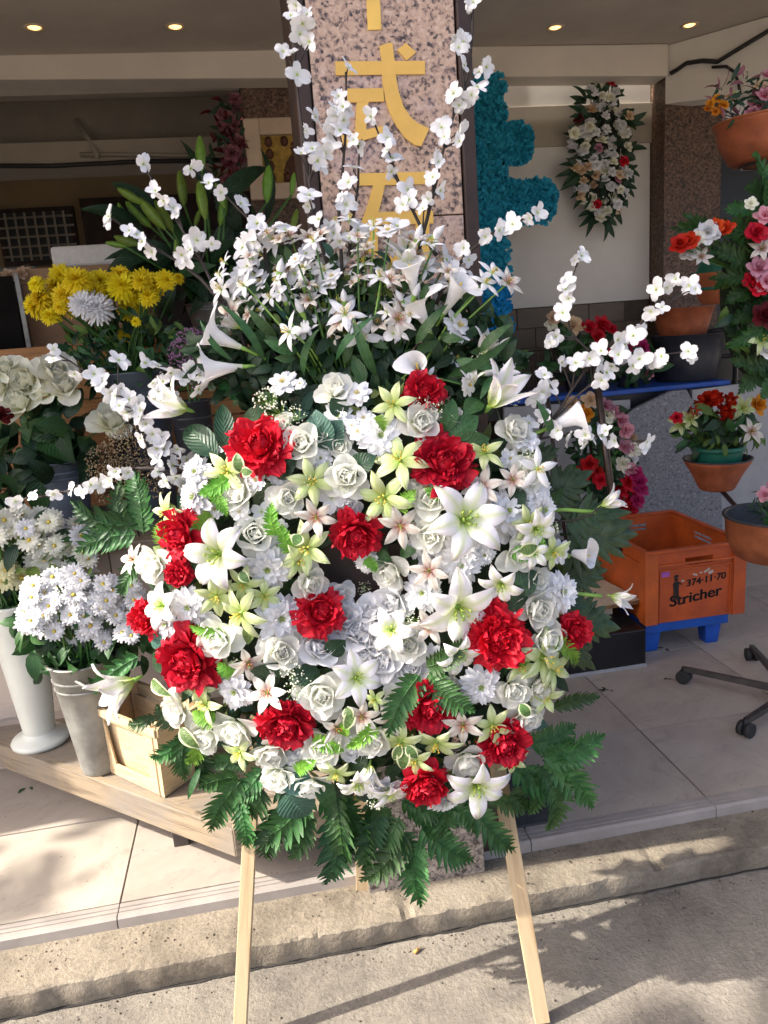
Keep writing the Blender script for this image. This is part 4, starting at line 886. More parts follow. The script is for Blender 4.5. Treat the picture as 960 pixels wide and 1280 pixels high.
for b, t, k, wd in [((272, 570), (232, 535), LEAF_D, 30), ((282, 565), (278, 505), LEAF_D, 22), ((405, 560), (395, 512), LEAF_BL, 34), ((402, 560), (428, 525), LEAF_BL, 30), ((440, 590), (470, 570), LEAF_D, 26), ((555, 540), (566, 498), LEAF_M, 26), ((562, 548), (598, 520), LEAF_M, 30), ((572, 560), (612, 548), LEAF_M, 30), ((340, 590), (372, 572), LEAF_D, 30), ((640, 735), (672, 715), LEAF_D, 40), ((630, 745), (660, 748), LEAF_D, 30), ((320, 850), (348, 828), LEAF_D, 34), ((312, 780), (310, 806), LEAF_OL, 16), ((408, 815), (432, 800), LEAF_D, 30), ((400, 840), (360, 850), LEAF_D, 24), ((640, 610), (650, 640), LEAF_D, 28), ((186, 790), (205, 800), LEAF_BL, 28), ((190, 820), (215, 835), LEAF_D, 26), ((440, 965), (460, 945), LEAF_D, 26), ((470, 690), (490, 700), LEAF_M, 24), ((240, 710), (262, 702), LEAF_D, 26), ((600, 500), (580, 520), LEAF_M, 24), ((310, 690), (318, 650), LEAF_D, 24), ((350, 965), (395, 985), LEAF_BL, 30), ((360, 990), (385, 1020), LEAF_BL, 44), ((395, 975), (415, 1010), LEAF_M, 30), ((430, 520), (415, 495), LEAF_D, 26), ((590, 590), (570, 605), LEAF_D, 26), ((500, 690), (520, 690), LEAF_M, 22), ((545, 850), (560, 840), LEAF_D, 24)]:
    leafp(b, t, k, wd)
for b, t, wd in [((300, 590), (296, 566), 16), ((302, 590), (316, 590), 14), ((374, 668), (368, 682), 18), ((500, 932), (492, 950), 14), ((504, 934), (504, 962), 18), ((508, 932), (522, 948), 15), ((650, 690), (672, 682), 18), ((432, 885), (440, 900), 16), ((440, 888), (432, 912), 16), ((650, 880), (662, 895), 16), ((300, 715), (312, 728), 14), ((225, 910), (250, 935), 18), ((190, 850), (215, 870), 16)]:
    B = wpt(*b, swell(*b)+.045); T = wpt(*t, swell(*t)+.05); put_leaf(wr, 'variegated_leaf', LEAF_V[0], B, T, WN, wd*pxm(B)/.44)
for (x, y, d) in [(365, 835, 34), (372, 860, 40), (530, 505, 30), (545, 512, 28), (335, 500, 40), (345, 515, 36), (250, 690, 20), (385, 600, 26), (515, 775, 28), (470, 1000, 30), (660, 575, 30), (600, 450, 30), (370, 520, 30), (640, 500, 24), (510, 785, 24), (300, 830, 24), (455, 735, 20), (430, 610, 20), (690, 660, 22)]:
    flower('gypsophila', GYP[0], x, y, d, lift=.012)
for b, t, wd in [((372, 440), (330, 425), 14), ((470, 470), (440, 395), 12), ((560, 470), (640, 420), 12), ((570, 450), (622, 460), 12), ((330, 450), (275, 380), 10), ((520, 430), (560, 380), 12), ((380, 470), (400, 410), 12), ((600, 480), (660, 470), 12), ((290, 450), (250, 400), 8), ((550, 420), (580, 425), 12), ((420, 450), (470, 395), 10), ((345, 420), (310, 385), 12), ((600, 440), (640, 405), 12), ((240, 728), (180, 700), 8), ((620, 470), (600, 500), 10), ((690, 545), (670, 500), 10), ((250, 960), (235, 1000), 8)]:
    B, T = wpt(*b, .05), wpt(*t, .07); put_leaf(wr, 'grass_blade', BLADE[0], B, T, WN+WRT*U(-1, 1), wd*pxm(B)/.09*1.1)
# small white blooms packed into what is left between the large ones
rf = random.Random(31)
for k in range(2600):
    a = rf.uniform(0, 2*PI); q = .24+.72*math.sqrt(rf.random()); x, y = WC[0]+RX*q*math.cos(a), WC[1]+RY*q*math.sin(a); d = rf.uniform(28, 42)
    if y < 520 or min(math.hypot(x-p[0], y-p[1])-.31*(p[2]+d) for p in PLACED) < 0: continue
    kd = rf.random(); o_ = swell(x, y)-.006
    if kd < .34: flower('rose', rf.choice(ROSE_W+ROSE), x, y, d*1.15, o_)
    elif kd < .62: flower('dahlia', rf.choice(DAHLIA), x, y, d*1.1, o_)
    elif kd < .78: flower('cosmos', rf.choice(COSMOS), x, y, d, o_)
    elif kd < .9: lily(LILY_GRN, x, y, d*1.15, o_)
    else: flower('blossom', rf.choice(BLOSSOM), x, y, d*1.1, o_)
# the green filling behind the blooms
mb = MB(); r = random.Random(9); proto = []
for sd_ in range(3): proto.append(petal(1, .44, 'lily', rad(15), rad(-30-15*sd_), .15, 4, 3))
def fillleaf(px, py, off, L, m, out):
    p = wpt(px, py, off); n = (WN+Vector((r.uniform(-.9, .9), r.uniform(-.6, .6), r.uniform(-.8, .8)))).normalized(); M = pose(p, n, r.uniform(0, 6.3) if out is None else out, L*pxm(p))
    mb.grid(proto[r.randrange(3)], m, M)
for k in range(1150):
    a = r.uniform(0, 2*PI); q = .23+.74*math.sqrt(r.random()); x, y = WC[0]+RX*q*math.cos(a), WC[1]+RY*q*math.sin(a)
    fillleaf(x, y, swell(x, y)*r.uniform(.25, .75)-.012, r.uniform(26, 46), r.choice([0, 0, 0, 1, 1, 2, 3]), None)
for k in range(1700):
    a = r.uniform(0, 2*PI); q = math.sqrt(r.random()); x, y = 450+205*q*math.cos(a), 446+84*q*math.sin(a)
    if y < 350 and r.random() < .5: y += 60
    fillleaf(x, y, r.uniform(-.05, .04), r.uniform(18, 34), r.choice([0, 0, 0, 1, 0, 0]), None)
for k in range(160):
    a = r.uniform(0, 2*PI); q = math.sqrt(r.random()); fillleaf(430+110*q*math.cos(a), 365+50*q*math.sin(a), r.uniform(-.03, .05), r.uniform(16, 30), r.choice([1, 1, 3, 2]), None)
part('foliage', mb, ['leaf_dark', 'leaf_mid', 'leaf_blue', 'leaf_olive'], wr, True, kind='stuff')

# =================================================================== shop goods on the left
def lathe_at(name, prof, p, mat, parent, n=32, m=None, mats=None, sx=1, sy=1):
    mb = MB(); mb.lathe(prof, n, 0, Matrix.Translation(p), sx, sy); return part(name, mb, mats or mat, parent, True)
def grow(parent, heads, meshes, Y, mouth, hname='flower_head', dmul=1.1, jit=.35, stem='stem_green', dj=.05, face=(0, -.8, .5), sr=.003):
    """flower heads at photo pixels near depth Y, each on a stem that rises from the container's mouth"""
    mo = Vector(mouth); out = []; smb = MB()
    for h in heads:
        x, y, d = h[:3]; ms = h[3] if len(h) > 3 else meshes; p = ony(x, y, Y+U(-dj, dj)); dv = p-mo; dv.z = 0
        n = (Vector(face)+dv*2.2+Vector((U(-jit, jit), U(-jit, jit), U(-jit, jit)))).normalized()
        if isinstance(ms, tuple): put_lily(parent, hname, ms, pose(p, n, U(0, 6.3), d*dmul*pxm(p)))
        else: link(hname, rnd.choice(ms), parent, pose(p, n, U(0, 6.3), d*dmul*pxm(p)))
        e = mo+Vector((U(-.04, .04), U(-.04, .04), -.03)); smb.tube([e, e.lerp(p, .5)+Vector((0, 0, .02)), p-n*.012], sr, 4, cap=False)
        out.append(p)
    part('stems', smb, stem, parent, True); return out
def greens(parent, n, box, Y, L, mats, name='foliage', dj=.1, up=.3, W=.44, seed=1, prot=None):
    r = random.Random(seed); mb = MB(); pr = prot or [petal(1, W, 'lily', rad(20), rad(-35), .15, 5, 3), petal(1, W*.8, 'lily', rad(35), rad(-55), .2, 5, 3)]
    x0, y0, x1, y1 = box
    for k in range(n):
        a = r.uniform(0, 2*PI); q = math.sqrt(r.random()); p = ony((x0+x1)/2+(x1-x0)/2*q*math.cos(a), (y0+y1)/2+(y1-y0)/2*q*math.sin(a), Y+r.uniform(-dj, dj))
        nn = Vector((r.uniform(-.9, .9), -.7+r.uniform(-.5, .5), r.uniform(-.3, .9))).normalized()
        mb.grid(pr[k % 2], r.randrange(len(mats)), pose(p, nn, r.uniform(0, 6.3), r.uniform(.6, 1.2)*L*pxm(p)))
    return part(name, mb, mats, parent, True, kind='stuff')
BZ = .30
A, B = onz(0, 932, BZ), onz(290, 1037, BZ); dAB = (B-A).normalized(); L0 = B-dAB*1.85
C = Vector((.118, onz(445, 1003, BZ).y, BZ)); 
bench = thing('display_bench', 'low weathered timber bench with a cut corner, buckets standing on it', 'bench', (-.5, 2.3, FZ))
poly = [(B.x, B.y), (C.x, C.y), (.118, 2.62), (-1.75, 2.66), (L0.x-.1, L0.y)]
# top boards run along the slanting edge
nrmv = Vector((-dAB.y, dAB.x, 0)); 
if nrmv.y < 0: nrmv = -nrmv
def clip(pl, P, Nn):
    out = []
    for i in range(len(pl)):
        a, b = Vector((*pl[i], 0)), Vector((*pl[(i+1) % len(pl)], 0)); da, db = (a-P).dot(Nn), (b-P).dot(Nn)
        if da >= 0: out.append((a.x, a.y))
        if da*db < 0: t = da/(da-db); q = a.lerp(b, t); out.append((q.x, q.y))
    return out
B0 = Vector((B.x, B.y, 0))
for k in range(9):
    pl = clip(clip(poly, B0+nrmv*(.026+.150*k), nrmv), B0+nrmv*(.026+.150*k+.146), -nrmv)
    if len(pl) > 2:
        mb = MB(); mb.prism(pl, 'z', BZ-.026, BZ-.002+U(-.002, .002)); mb.f[0] = mb.f[0]; part('plank', mb, 'bench_wood', bench, bevel=.002)
def board(name, a, b, th, z0, z1, mat, parent, inward):
    a, b = Vector(a), Vector(b); d = (b-a); L = d.length; d.normalize(); y = Vector((inward[0], inward[1], 0)).normalized(); mid = Vector((0, 0, 1))
    x = d; M = Matrix(((x.x, y.x, 0, a.x), (x.y, y.y, 0, a.y), (0, 0, 1, 0), (0, 0, 0, 1)))
    o = link(name, MB().box((0, 0, z0), (L, th, z1)).mesh(name, mat, False), parent, M); bv = o.modifiers.new('bevel', 'BEVEL'); bv.width = .003; bv.segments = 2; return o
board('edge_board', L0, B, .024, BZ-.085, BZ, 'bench_wood', bench, nrmv)
dBC = (C-B).normalized(); board('edge_board', B+dBC*.001, C, .024, BZ-.085, BZ+.001, 'bench_wood', bench, (-dBC.y, dBC.x))
for px, py in [(228, 1052)]:
    p = onz(px, py, FZ); part('leg', MB().box((p.x-.022, p.y-.022, FZ), (p.x+.022, p.y+.022, BZ-.028)), 'caster_metal', bench, bevel=.002)
for x, y in ((.03, 2.5), (-1.5, 2.55), (-1.25, 2.40)): part('leg', MB().box((x-.022, y-.022, FZ), (x+.022, y+.022, BZ-.028)), 'caster_metal', bench, bevel=.002)
# tall display table behind, panelled in beige
tab = thing('display_table', 'beige panelled display table behind the bench with buckets on top', 'table', (-.8, 3.0, FZ))
part('table_top', MB().box((-2.5, 2.68, .865), (.10, 3.27, .895)), 'bench_wood', tab, bevel=.004)
for k in range(4): part('front_panel', MB().box((-2.5+.65*k, 2.705, FZ), (-2.5+.65*k+.646, 2.73, .862)), 'beige_box', tab, bevel=.003)
part('skirting', MB().box((-2.5, 2.694, BZ), (.10, 2.704, BZ+.05)), 'beige_box', tab)
rack = thing('plank_stand', 'raised stand faced with horizontal orange-brown wooden planks', 'stand', (-.8, 3.5, FZ))
zt = 1.575
for k in range(6):
    z1 = zt-.112*k; part('plank', MB().box((-2.45, 3.30+U(0, .006), z1-.106), (.12, 3.322, z1)), 'plank_orange', rack, bevel=.003)
for x in (-2.3, -1.2, -.1): part('post', MB().box((x-.03, 3.325, FZ), (x+.03, 3.385, zt-.03)), 'plank_orange', rack)
for k in range(4): part('shelf_board', MB().box((-2.45, 3.327+.17*k, zt-.022), (.12, 3.327+.17*k+.166, zt-.001)), 'plank_orange', rack, bevel=.002)
for x in (-2.3, -.1): part('post', MB().box((x-.03, 3.93, FZ), (x+.03, 3.99, zt-.03)), 'plank_orange', rack)

def bucket(name, label, cat, base, h, r0, r1, mat, rim=.006, ring=True, group=None):
    o = thing(name, label, cat, base, group); b = Vector(base)
    lathe_at('body', [(.001, .0), (r0*.96, .0), (r0, .006), (r0+(r1-r0)*.5, h*.5), (r1, h*.985), (r1+rim, h*.99), (r1+rim, h), (r1-.004, h), (r1-.007, h*.96), (r0-.002, .012), (.001, .010)], b, mat, o)
    if ring:
        for z in (.78, .86): lathe_at('rib', [(r0+(r1-r0)*z-.001, h*z-.005), (r0+(r1-r0)*z+.004, h*z), (r0+(r1-r0)*z-.001, h*z+.005)], b, mat, o)
    return o
# white pedestal vase
vb = onz(52, 925, BZ); vs_ = pxm(vb)
o = thing('pedestal_vase', 'tall white plastic vase on a round foot at the bench', 'vase', vb)
hv = 175*vs_*1.06
lathe_at('body', [(.001, .004), (.030, .006), (.048, .03), (.050, .045), (.062, hv*.35), (.078, hv*.70), (.088, hv*.97), (.092, hv*.985), (.092, hv), (.084, hv), (.074, hv*.7), (.04, .06), (.001, .05)], vb, 'white_plastic', o)
lathe_at('foot', [(.001, .0), (34*vs_, .0), (35*vs_, .010), (33*vs_, .018), (.060, .026), (.050, .040)], vb, 'white_plastic', o)
vtop = vb+Vector((0, 0, hv))
bq = thing('daisy_bunch', 'bunch of cream and lemon daisies in the white pedestal vase', 'bouquet', vtop)
r = random.Random(3); hd = []
for k in range(95):
    a = r.uniform(0, 2*PI); q = math.sqrt(r.random()); x, y = 42+75*q*math.cos(a), 692+52*q*math.sin(a)
    hd.append((x, y, r.uniform(24, 32), DAISY_L if (y > 700 and x < 35 and r.random() < .7) else (DAISY if r.random() < .25 else DAISY_C)))
grow(bq, hd, DAISY_C, vb.y+.02, vtop, 'daisy', dj=.11)
greens(bq, 170, (-40, 660, 120, 790), vb.y+.03, 34, ['leaf_mid', 'leaf_dark', 'leaf_olive'], seed=2)
# zinc bucket with white daisies
zb = onz(128, 958, BZ); zs = pxm(zb); hz = 140*zs*1.06
zk = bucket('zinc_bucket', 'dented grey zinc bucket of white daisies on the bench', 'bucket', zb, hz, 24*zs, 40*zs, 'zinc')
ztop = zb+Vector((0, 0, hz))
mb = MB(); q = ztop+Vector((.04, -40*zs-.002, -.035)); mb.tube([q+Vector((-.05, .012, 0)), q+Vector((-.02, -.012, -.012)), q+Vector((.02, -.012, -.012)), q+Vector((.05, .016, 0))], .005, 6); part('handle', mb, 'zinc', zk, True)
bq = thing('daisy_bunch', 'dense bunch of white daisies in the zinc bucket', 'bouquet', ztop)
hd = []
for k in range(135):
    a = r.uniform(0, 2*PI); q = math.sqrt(r.random()); x, y = 102+82*q*math.cos(a), 758+42*q*math.sin(a)
    hd.append((x, y, r.uniform(20, 29)))
for (x, y) in [(70, 797), (91, 808), (105, 792), (110, 800), (164, 795), (130, 803), (55, 770), (30, 765), (155, 765)]: hd.append((x, y, 22))
grow(bq, hd, DAISY, zb.y-.02, ztop, 'daisy', dj=.09)
greens(bq, 210, (20, 745, 185, 850), zb.y+.03, 36, ['leaf_mid', 'leaf_dark', 'fern_green'], seed=4)
# pale slatted wooden basket in the sun
c1, c2, c3 = onz(136, 964, BZ), onz(206, 997, BZ), onz(250, 965, BZ)
o = thing('wooden_basket', 'pale poplar wood basket with cut-out sides standing in sunlight', 'basket', (c1+c2)/2)
def quad_board(name, P, th, inn, hole=None, mat='pine_box'):
    """panel with corners P (bl, br, tr, tl), thickened inward; hole = rectangle in panel fractions"""
    bl, br, trr, tl = P; inn = Vector(inn)
    def at(u, v): return (bl.lerp(br, u)).lerp(tl.lerp(trr, u), v)
    mb = MB(); us = [0, 1]; vv = [0, 1]
    if hole: us = [0, hole[0], hole[2], 1]; vv = [0, hole[1], hole[3], 1]
    for i in range(len(us)-1):
        for j in range(len(vv)-1):
            if hole and i == 1 and j == 1: continue
            p = [at(us[i], vv[j]), at(us[i+1], vv[j]), at(us[i+1], vv[j+1]), at(us[i], vv[j+1])]
            V = p+[q+inn*th for q in p]; mb.add(V, [(0, 1, 2, 3), (7, 6, 5, 4), (0, 4, 5, 1), (1, 5, 6, 2), (2, 6, 7, 3), (3, 7, 4, 0)])
    return part(name, mb, mat, parent=o)
hb = 100*pxm(c2); c4 = c1+(c3-c2); cen = (c1+c3)/2; upz = Vector((0, 0, hb))
def top(c): return c+upz+(c-cen).normalized()*.030
for (p, q, hl) in ((c1, c2, (.20, .18, .80, .84)), (c2, c3, None), (c3, c4, (.20, .18, .80, .84)), (c4, c1, None)):
    dd = (q-p).normalized(); inn = Vector((-dd.y, dd.x, 0)); inn = inn if inn.dot(cen-p) > 0 else -inn
    quad_board('side_panel', (p, q, top(q), top(p)), .006, inn, hl)
    if hl: quad_board('lining', (p.lerp(q, .04)+inn*.020+upz*.02, q.lerp(p, .04)+inn*.020+upz*.02, top(q).lerp(top(p), .06)+inn*.020-upz*.14, top(p).lerp(top(q), .06)+inn*.020-upz*.14), .003, inn)
    quad_board('rim_rail', (top(p)-inn*.007-upz*.10, top(q)-inn*.007-upz*.10, top(q)-inn*.007, top(p)-inn*.007), .006, inn)
for c in (c1, c2, c3, c4):
    beam_between('corner_post', c+(cen-c).normalized()*.022, top(c)+(cen-c).normalized()*.022+Vector((0, 0, .012)), .020, .020, 'pine_box', o, (1, 0, 0))
part('base_board', MB().prism([(c.x, c.y) for c in (c1.lerp(cen, .06), c2.lerp(cen, .06), c3.lerp(cen, .06), c4.lerp(cen, .06))], 'z', BZ, BZ+.008), 'pine_box', o)
# white vase at the edge, on the table
p = ony(2, 690, 2.86); p.z = .895
o = bucket('white_vase', 'plain white plastic vase with dark leaves on the display table', 'vase', p, .165, .052, .066, 'white_plastic', ring=False)
bq = thing('leafy_stems', 'short dark leafy rose stems standing in the plain white vase', 'foliage', p+Vector((0, 0, .165)))
greens(bq, 26, (-14, 590, 24, 622), 2.86, 38, ['leaf_mid', 'leaf_dark'], seed=6, dj=.05)
smb = MB()
for k in range(7): smb.tube([p+Vector((U(-.03, .03), U(-.03, .03), .10)), p+Vector((U(-.05, .06), U(-.05, .05), .24))], .003, 4)
part('stems', smb, 'stem_green', bq, True)
grow(bq, [(3, 520, 26, [SR['burgundy']])], None, 2.86, p+Vector((0, 0, .165)), 'rose_head', dj=.0)
# grey bucket of white roses
p = ony(92, 668, 2.92); p.z = .895; s = pxm(p)
bucket('flower_bucket', 'blue-grey plastic bucket of white roses on the display table', 'bucket', p, 92*s, 23*s, 32*s, 'grey_bucket')
m0 = p+Vector((0, 0, 92*s)); bq = thing('rose_bunch', 'bunch of large cream-white roses with dark green leaves', 'bouquet', m0)
grow(bq, [(3, 482, 44), (36, 475, 52), (28, 505, 48), (70, 468, 50), (82, 485, 44), (140, 528, 54), (8, 462, 34), (58, 490, 40)], ROSE_CREAM, 2.86, m0, 'rose_head', 1.12, sr=.004)
greens(bq, 85, (5, 515, 112, 605), 2.92, 46, ['leaf_dark', 'leaf_mid', 'leaf_dark'], seed=8, W=.62)
# dried baby's breath
p = ony(155, 640, 2.72); 
o = thing('dried_gypsophila', "airy bunch of dried tan baby's breath", 'bouquet', p)
grow(o, [(x, y, 36, [GYP[1]]) for x, y in [(130, 575), (150, 560), (172, 568), (150, 590), (175, 590), (132, 595), (165, 550), (160, 605), (185, 600), (140, 610)]], None, 2.70, Vector((p.x, 2.74, .92)), 'dried_head', 1.3, stem='stem_dark', sr=.0015)
# grey bucket of yellow chrysanthemums
p = ony(190, 620, 3.08); p.z = .895; s = pxm(p); zr = ony(190, 462, 3.08).z-.895
bucket('flower_bucket', 'tall blue-grey bucket of yellow chrysanthemums by the planks', 'bucket', p, zr, 28*s, 41*s, 'grey_bucket')
m0 = p+Vector((0, 0, zr)); bq = thing('chrysanthemum_bunch', 'bunch of bright yellow chrysanthemums with two white ones', 'bouquet', m0)
hd = [(44, 382, 38), (58, 378, 36), (72, 358, 42), (82, 370, 40), (66, 388, 34), (95, 350, 40), (103, 348, 30), (125, 352, 38), (138, 360, 42), (152, 358, 44), (165, 362, 42), (170, 378, 36), (180, 350, 34), (196, 354, 34), (150, 345, 34), (90, 385, 30), (160, 388, 30), (155, 418, 20), (118, 365, 34), (50, 372, 34), (185, 370, 30), (76, 344, 34), (223, 348, 18), (170, 402, 14), (62, 395, 26), (108, 372, 26), (208, 350, 30)]
r = random.Random(51)
for k in range(26): hd.append((r.uniform(42, 205), 352+r.uniform(-10, 34)*(1-.3*(k % 3)), r.uniform(20, 28)))
grow(bq, [(x, y, d*.84) for x, y, d in hd], MUM_Y, 3.02, m0, 'chrysanthemum', 1.1, dj=.10, jit=.5)
grow(bq, [(104, 380, 34), (122, 386, 38), (114, 378, 34)], MUM_W, 2.93, m0, 'chrysanthemum', 1.12)
greens(bq, 430, (80, 395, 262, 490), 3.06, 22, ['leaf_mid', 'leaf_dark', 'fern_deep', 'leaf_olive'], seed=9, dj=.12, W=.36)
# small mauve flowers
p = ony(245, 560, 2.95); p.z = .895; o = bucket('flower_bucket', 'small dark grey bucket behind the blossom branches', 'bucket', p, ony(245, 500, 2.95).z-.895, .055, .075, 'dark_plastic')
m0 = Vector((p.x, p.y, ony(245, 500, 2.95).z)); bq = thing('mauve_bunch', 'bunch of tiny mauve and pale pink filler flowers', 'bouquet', m0)
grow(bq, [(x, y, 30, [GYP[2]]) for x, y in [(236, 425), (228, 440), (250, 430), (262, 440), (244, 452), (225, 455), (256, 458), (272, 436), (238, 470), (280, 445)]], None, 2.93, m0, 'filler_head', 1.2)
# lilies in bud
p = ony(272, 440, 3.45); p.z = zt; s = pxm(p); hz2 = ony(272, 378, 3.45).z-zt
bucket('flower_bucket', 'pale grey plastic bucket of budding lilies on the plank stand', 'bucket', p, max(.12, hz2), 24*s, 32*s, 'zinc')
m0 = p+Vector((0, 0, max(.12, hz2))); bq = thing('lily_bunch', 'tall bunch of closed green lily buds with long dark leaves', 'bouquet', m0)
mb = MB(); mb.lathe([(.02, -.5), (.10, -.35), (.145, -.05), (.13, .2), (.07, .42), (.01, .5)], 9, 0, None, 1, 1)
for q_ in range(len(mb.v)): x_, y_, z_ = mb.v[q_]; f_ = 1+.10*math.cos(3*math.atan2(y_, x_)); mb.v[q_] = (x_*f_, y_*f_, z_)
BUD = [mb.mesh('lily_bud', ['bud_green'])]
def bud(x, y, L, ang):
    pp = ony(x, y, 3.38+U(-.12, .08)); a = rad(ang); n = (Rt*math.sin(a)+Up*math.cos(a)-Fw*.1).normalized(); link('lily_bud', BUD[0], bq, pose(pp, n, U(0, 6), L*1.1*pxm(pp)))
    return pp-n*L*.5*pxm(pp)
stm = MB()
for (x, y, L, ang) in [(251, 192, 40, -2), (227, 235, 40, -6), (253, 250, 44, -8), (335, 230, 42, 4), (163, 245, 34, -60), (173, 268, 40, -45), (190, 267, 46, -40), (153, 267, 26, -20), (278, 262, 36, 10), (366, 230, 26, 8), (368, 276, 28, 15), (247, 272, 22, 20), (165, 304, 42, -70), (185, 336, 40, -80), (205, 270, 40, -30), (220, 310, 20, 0), (145, 306, 24, -80), (275, 245, 30, -20)]:
    b = bud(x, y, L, ang); m_ = b.lerp(m0, .45)+Vector((U(-.03, .03), 0, .02)); stm.tube([b, m_, m0+Vector((U(-.05, .05), U(-.04, .04), -.05))], [.005, .006, .007], 5)
part('stems', stm, 'stem_green', bq, True)
for b, t, wd in [((255, 270), (225, 175), 18), ((270, 262), (335, 210), 26), ((180, 290), (100, 262), 22), ((200, 280), (138, 228), 26), ((215, 340), (212, 400), 24), ((300, 290), (262, 222), 22), ((330, 280), (325, 185), 14), ((230, 340), (130, 325), 26), ((190, 320), (132, 350), 24), ((260, 330), (236, 395), 22), ((280, 330), (318, 290), 30), ((240, 300), (200, 240), 24), ((265, 350), (300, 300), 30), ((215, 330), (170, 300), 26), ((250, 340), (215, 300), 26), ((310, 340), (290, 395), 26), ((230, 345), (260, 380), 24), ((275, 320), (295, 270), 26), ((205, 345), (150, 340), 22), ((300, 310), (300, 240), 24)]:
    Bp, Tp = ony(*b, 3.42+U(-.08, .08)), ony(*t, 3.36+U(-.12, .1)); put_leaf(bq, 'lily_leaf', LILY_LEAF[0], Bp, Tp, Vector((U(-.6, .6), -.8, U(-.1, .8))), wd*pxm(Bp)/.20)
greens(bq, 90, (195, 300, 350, 395), 3.46, 60, ['leaf_dark', 'leaf_dark', 'leaf_mid'], seed=12, W=.26)
# cardboard box, polystyrene lid, glass case with dried heads, metal post
z0 = zt; b0, b1 = ony(38, 420, 3.62), ony(178, 328, 3.62)
o = thing('cardboard_box', 'brown cardboard box under the white polystyrene lid', 'box', ((b0.x+b1.x)/2, 3.75, z0))
part('body', MB().box((b0.x, 3.62, z0), (b1.x, 3.92, b1.z)), 'cardboard', o, bevel=.003); part('flap', MB().box((b0.x-.003, 3.613, b1.z-.06), (b1.x+.003, 3.619, b1.z)), 'cardboard', o)
l0 = ony(64, 326, 3.63); l1 = ony(152, 303, 3.63)
mb = MB(); mb.box((l0.x, 3.64, b1.z+.001), (l1.x+.05, 3.90, l1.z)); tag(part('polystyrene_lid', mb, 'styrofoam', None, bevel=.012), 'white polystyrene lid lying on the cardboard box', 'lid')
o = thing('display_case', 'dark glass-fronted case with a bare grey metal corner post', 'case', (-1.3, 3.8, zt))
e0 = ony(38, 430, 3.5)
part('back_panel', MB().box((-2.3, 3.86, zt), (e0.x-.01, 3.88, ony(0, 335, 3.86).z)), 'black_cabinet', o)
part('corner_post', MB().tube([ony(20, 342, 3.5), Vector((ony(36, 430, 3.5).x, 3.5, zt))], .012, 4), 'zinc', o)
part('glass_pane', MB().box((-2.3, 3.52, zt), (e0.x-.03, 3.526, ony(0, 345, 3.5).z)), 'dark_void', o)
o = thing('dried_flower_bunch', 'row of dried straw-coloured flower heads behind the metal post', 'bouquet', (-1.3, 3.7, zt))
grow(o, [(x, 340+((x*7) % 9), 16, [SR['peach']] if x % 3 else [GYP[1]]) for x in range(-14, 40, 5)], None, 3.62, Vector((-1.32, 3.68, zt)), 'dried_head', 1.2, stem='stem_dark')
# framed gold picture and garland
f0, f1_ = ony(300, 148, 4.60), ony(420, 268, 4.60)
x0, x1, z1 = ony(303, 148, 4.6).x, ony(303, 148, 4.6).x+.52, f0.z; z0 = ony(318, 250, 4.6).z
o = thing('framed_picture', 'pale wooden frame round an embossed gold panel hung on brown granite', 'picture', ((x0+x1)/2, 4.63, z0))
fw = .085
for (a, b) in (((x0, z0), (x0+fw, z1)), ((x1-fw, z0), (x1, z1)), ((x0+fw, z0), (x1-fw, z0+fw)), ((x0+fw, z1-fw), (x1-fw, z1))): part('frame', MB().box((a[0], 4.60, a[1]), (b[0], 4.655, b[1])), 'frame_wood', o, bevel=.006)
pn = part('gold_panel', MB().box((x0+fw, 4.632, z0+fw), (x1-fw, 4.65, z1-fw)), 'gold_leaf', o)
w_, h_ = x1-x0-2*fw, z1-z0-2*fw
for i in range(4):
    for j in range(4):
        if 0 < i < 3 and 0 < j < 3: continue
        cx, cz = x0+fw+w_*(i+.5)/4, z0+fw+h_*(j+.5)/4; mb = MB(); mb.ball((cx, 4.632, cz), .022, 0, n=10, k=5, sz=1.35); part('medallion', mb, 'icon_brown', pn, True)
mb = MB(); cx, cz = x0+fw+w_*.52, z0+fw+h_*.5
for (a, b) in (((-.25, -.28), (.25, -.265)), ((-.25, .265), (.25, .28)), ((-.265, -.28), (-.25, .28)), ((.25, -.28), (.265, .28))): mb.box((cx+a[0]*w_, 4.626, cz+a[1]*h_), (cx+b[0]*w_, 4.6315, cz+b[1]*h_))
part('inner_border', mb, 'gold_leaf', pn)
mb = MB(); mb.lathe([(.085, -.10), (.088, -.05), (.070, .0), (.045, .035), (.034, .05), (.042, .075), (.036, .105), (.015, .12), (.001, .122)], 16, 0, Matrix.Translation((cx+.01, 4.636, cz-.02)), 1, .16); part('figure', mb, 'icon_brown', pn, True)
o = thing('flower_garland', 'hanging garland of dusty pink flowers and dark leaves beside the picture', 'garland', ony(285, 220, 4.72))
hd = [(x, y, dd, [SR['dusty']]) for (x, y, dd) in [(294, 125, 16), (297, 138, 14), (282, 148, 20), (292, 158, 18), (276, 158, 14), (288, 170, 18), (296, 180, 22), (290, 192, 20), (298, 202, 18), (286, 206, 18), (294, 216, 18), (300, 232, 16), (284, 226, 16), (278, 142, 14), (292, 240, 14)]]
grow(o, hd, None, 4.60, ony(292, 270, 4.64), 'dried_bloom', 1.3, stem='stem_dark', dj=.02)
greens(o, 90, (262, 115, 306, 250), 4.60, 22, ['leaf_dark', 'petal_burgundy'], seed=14, dj=.03, W=.3)

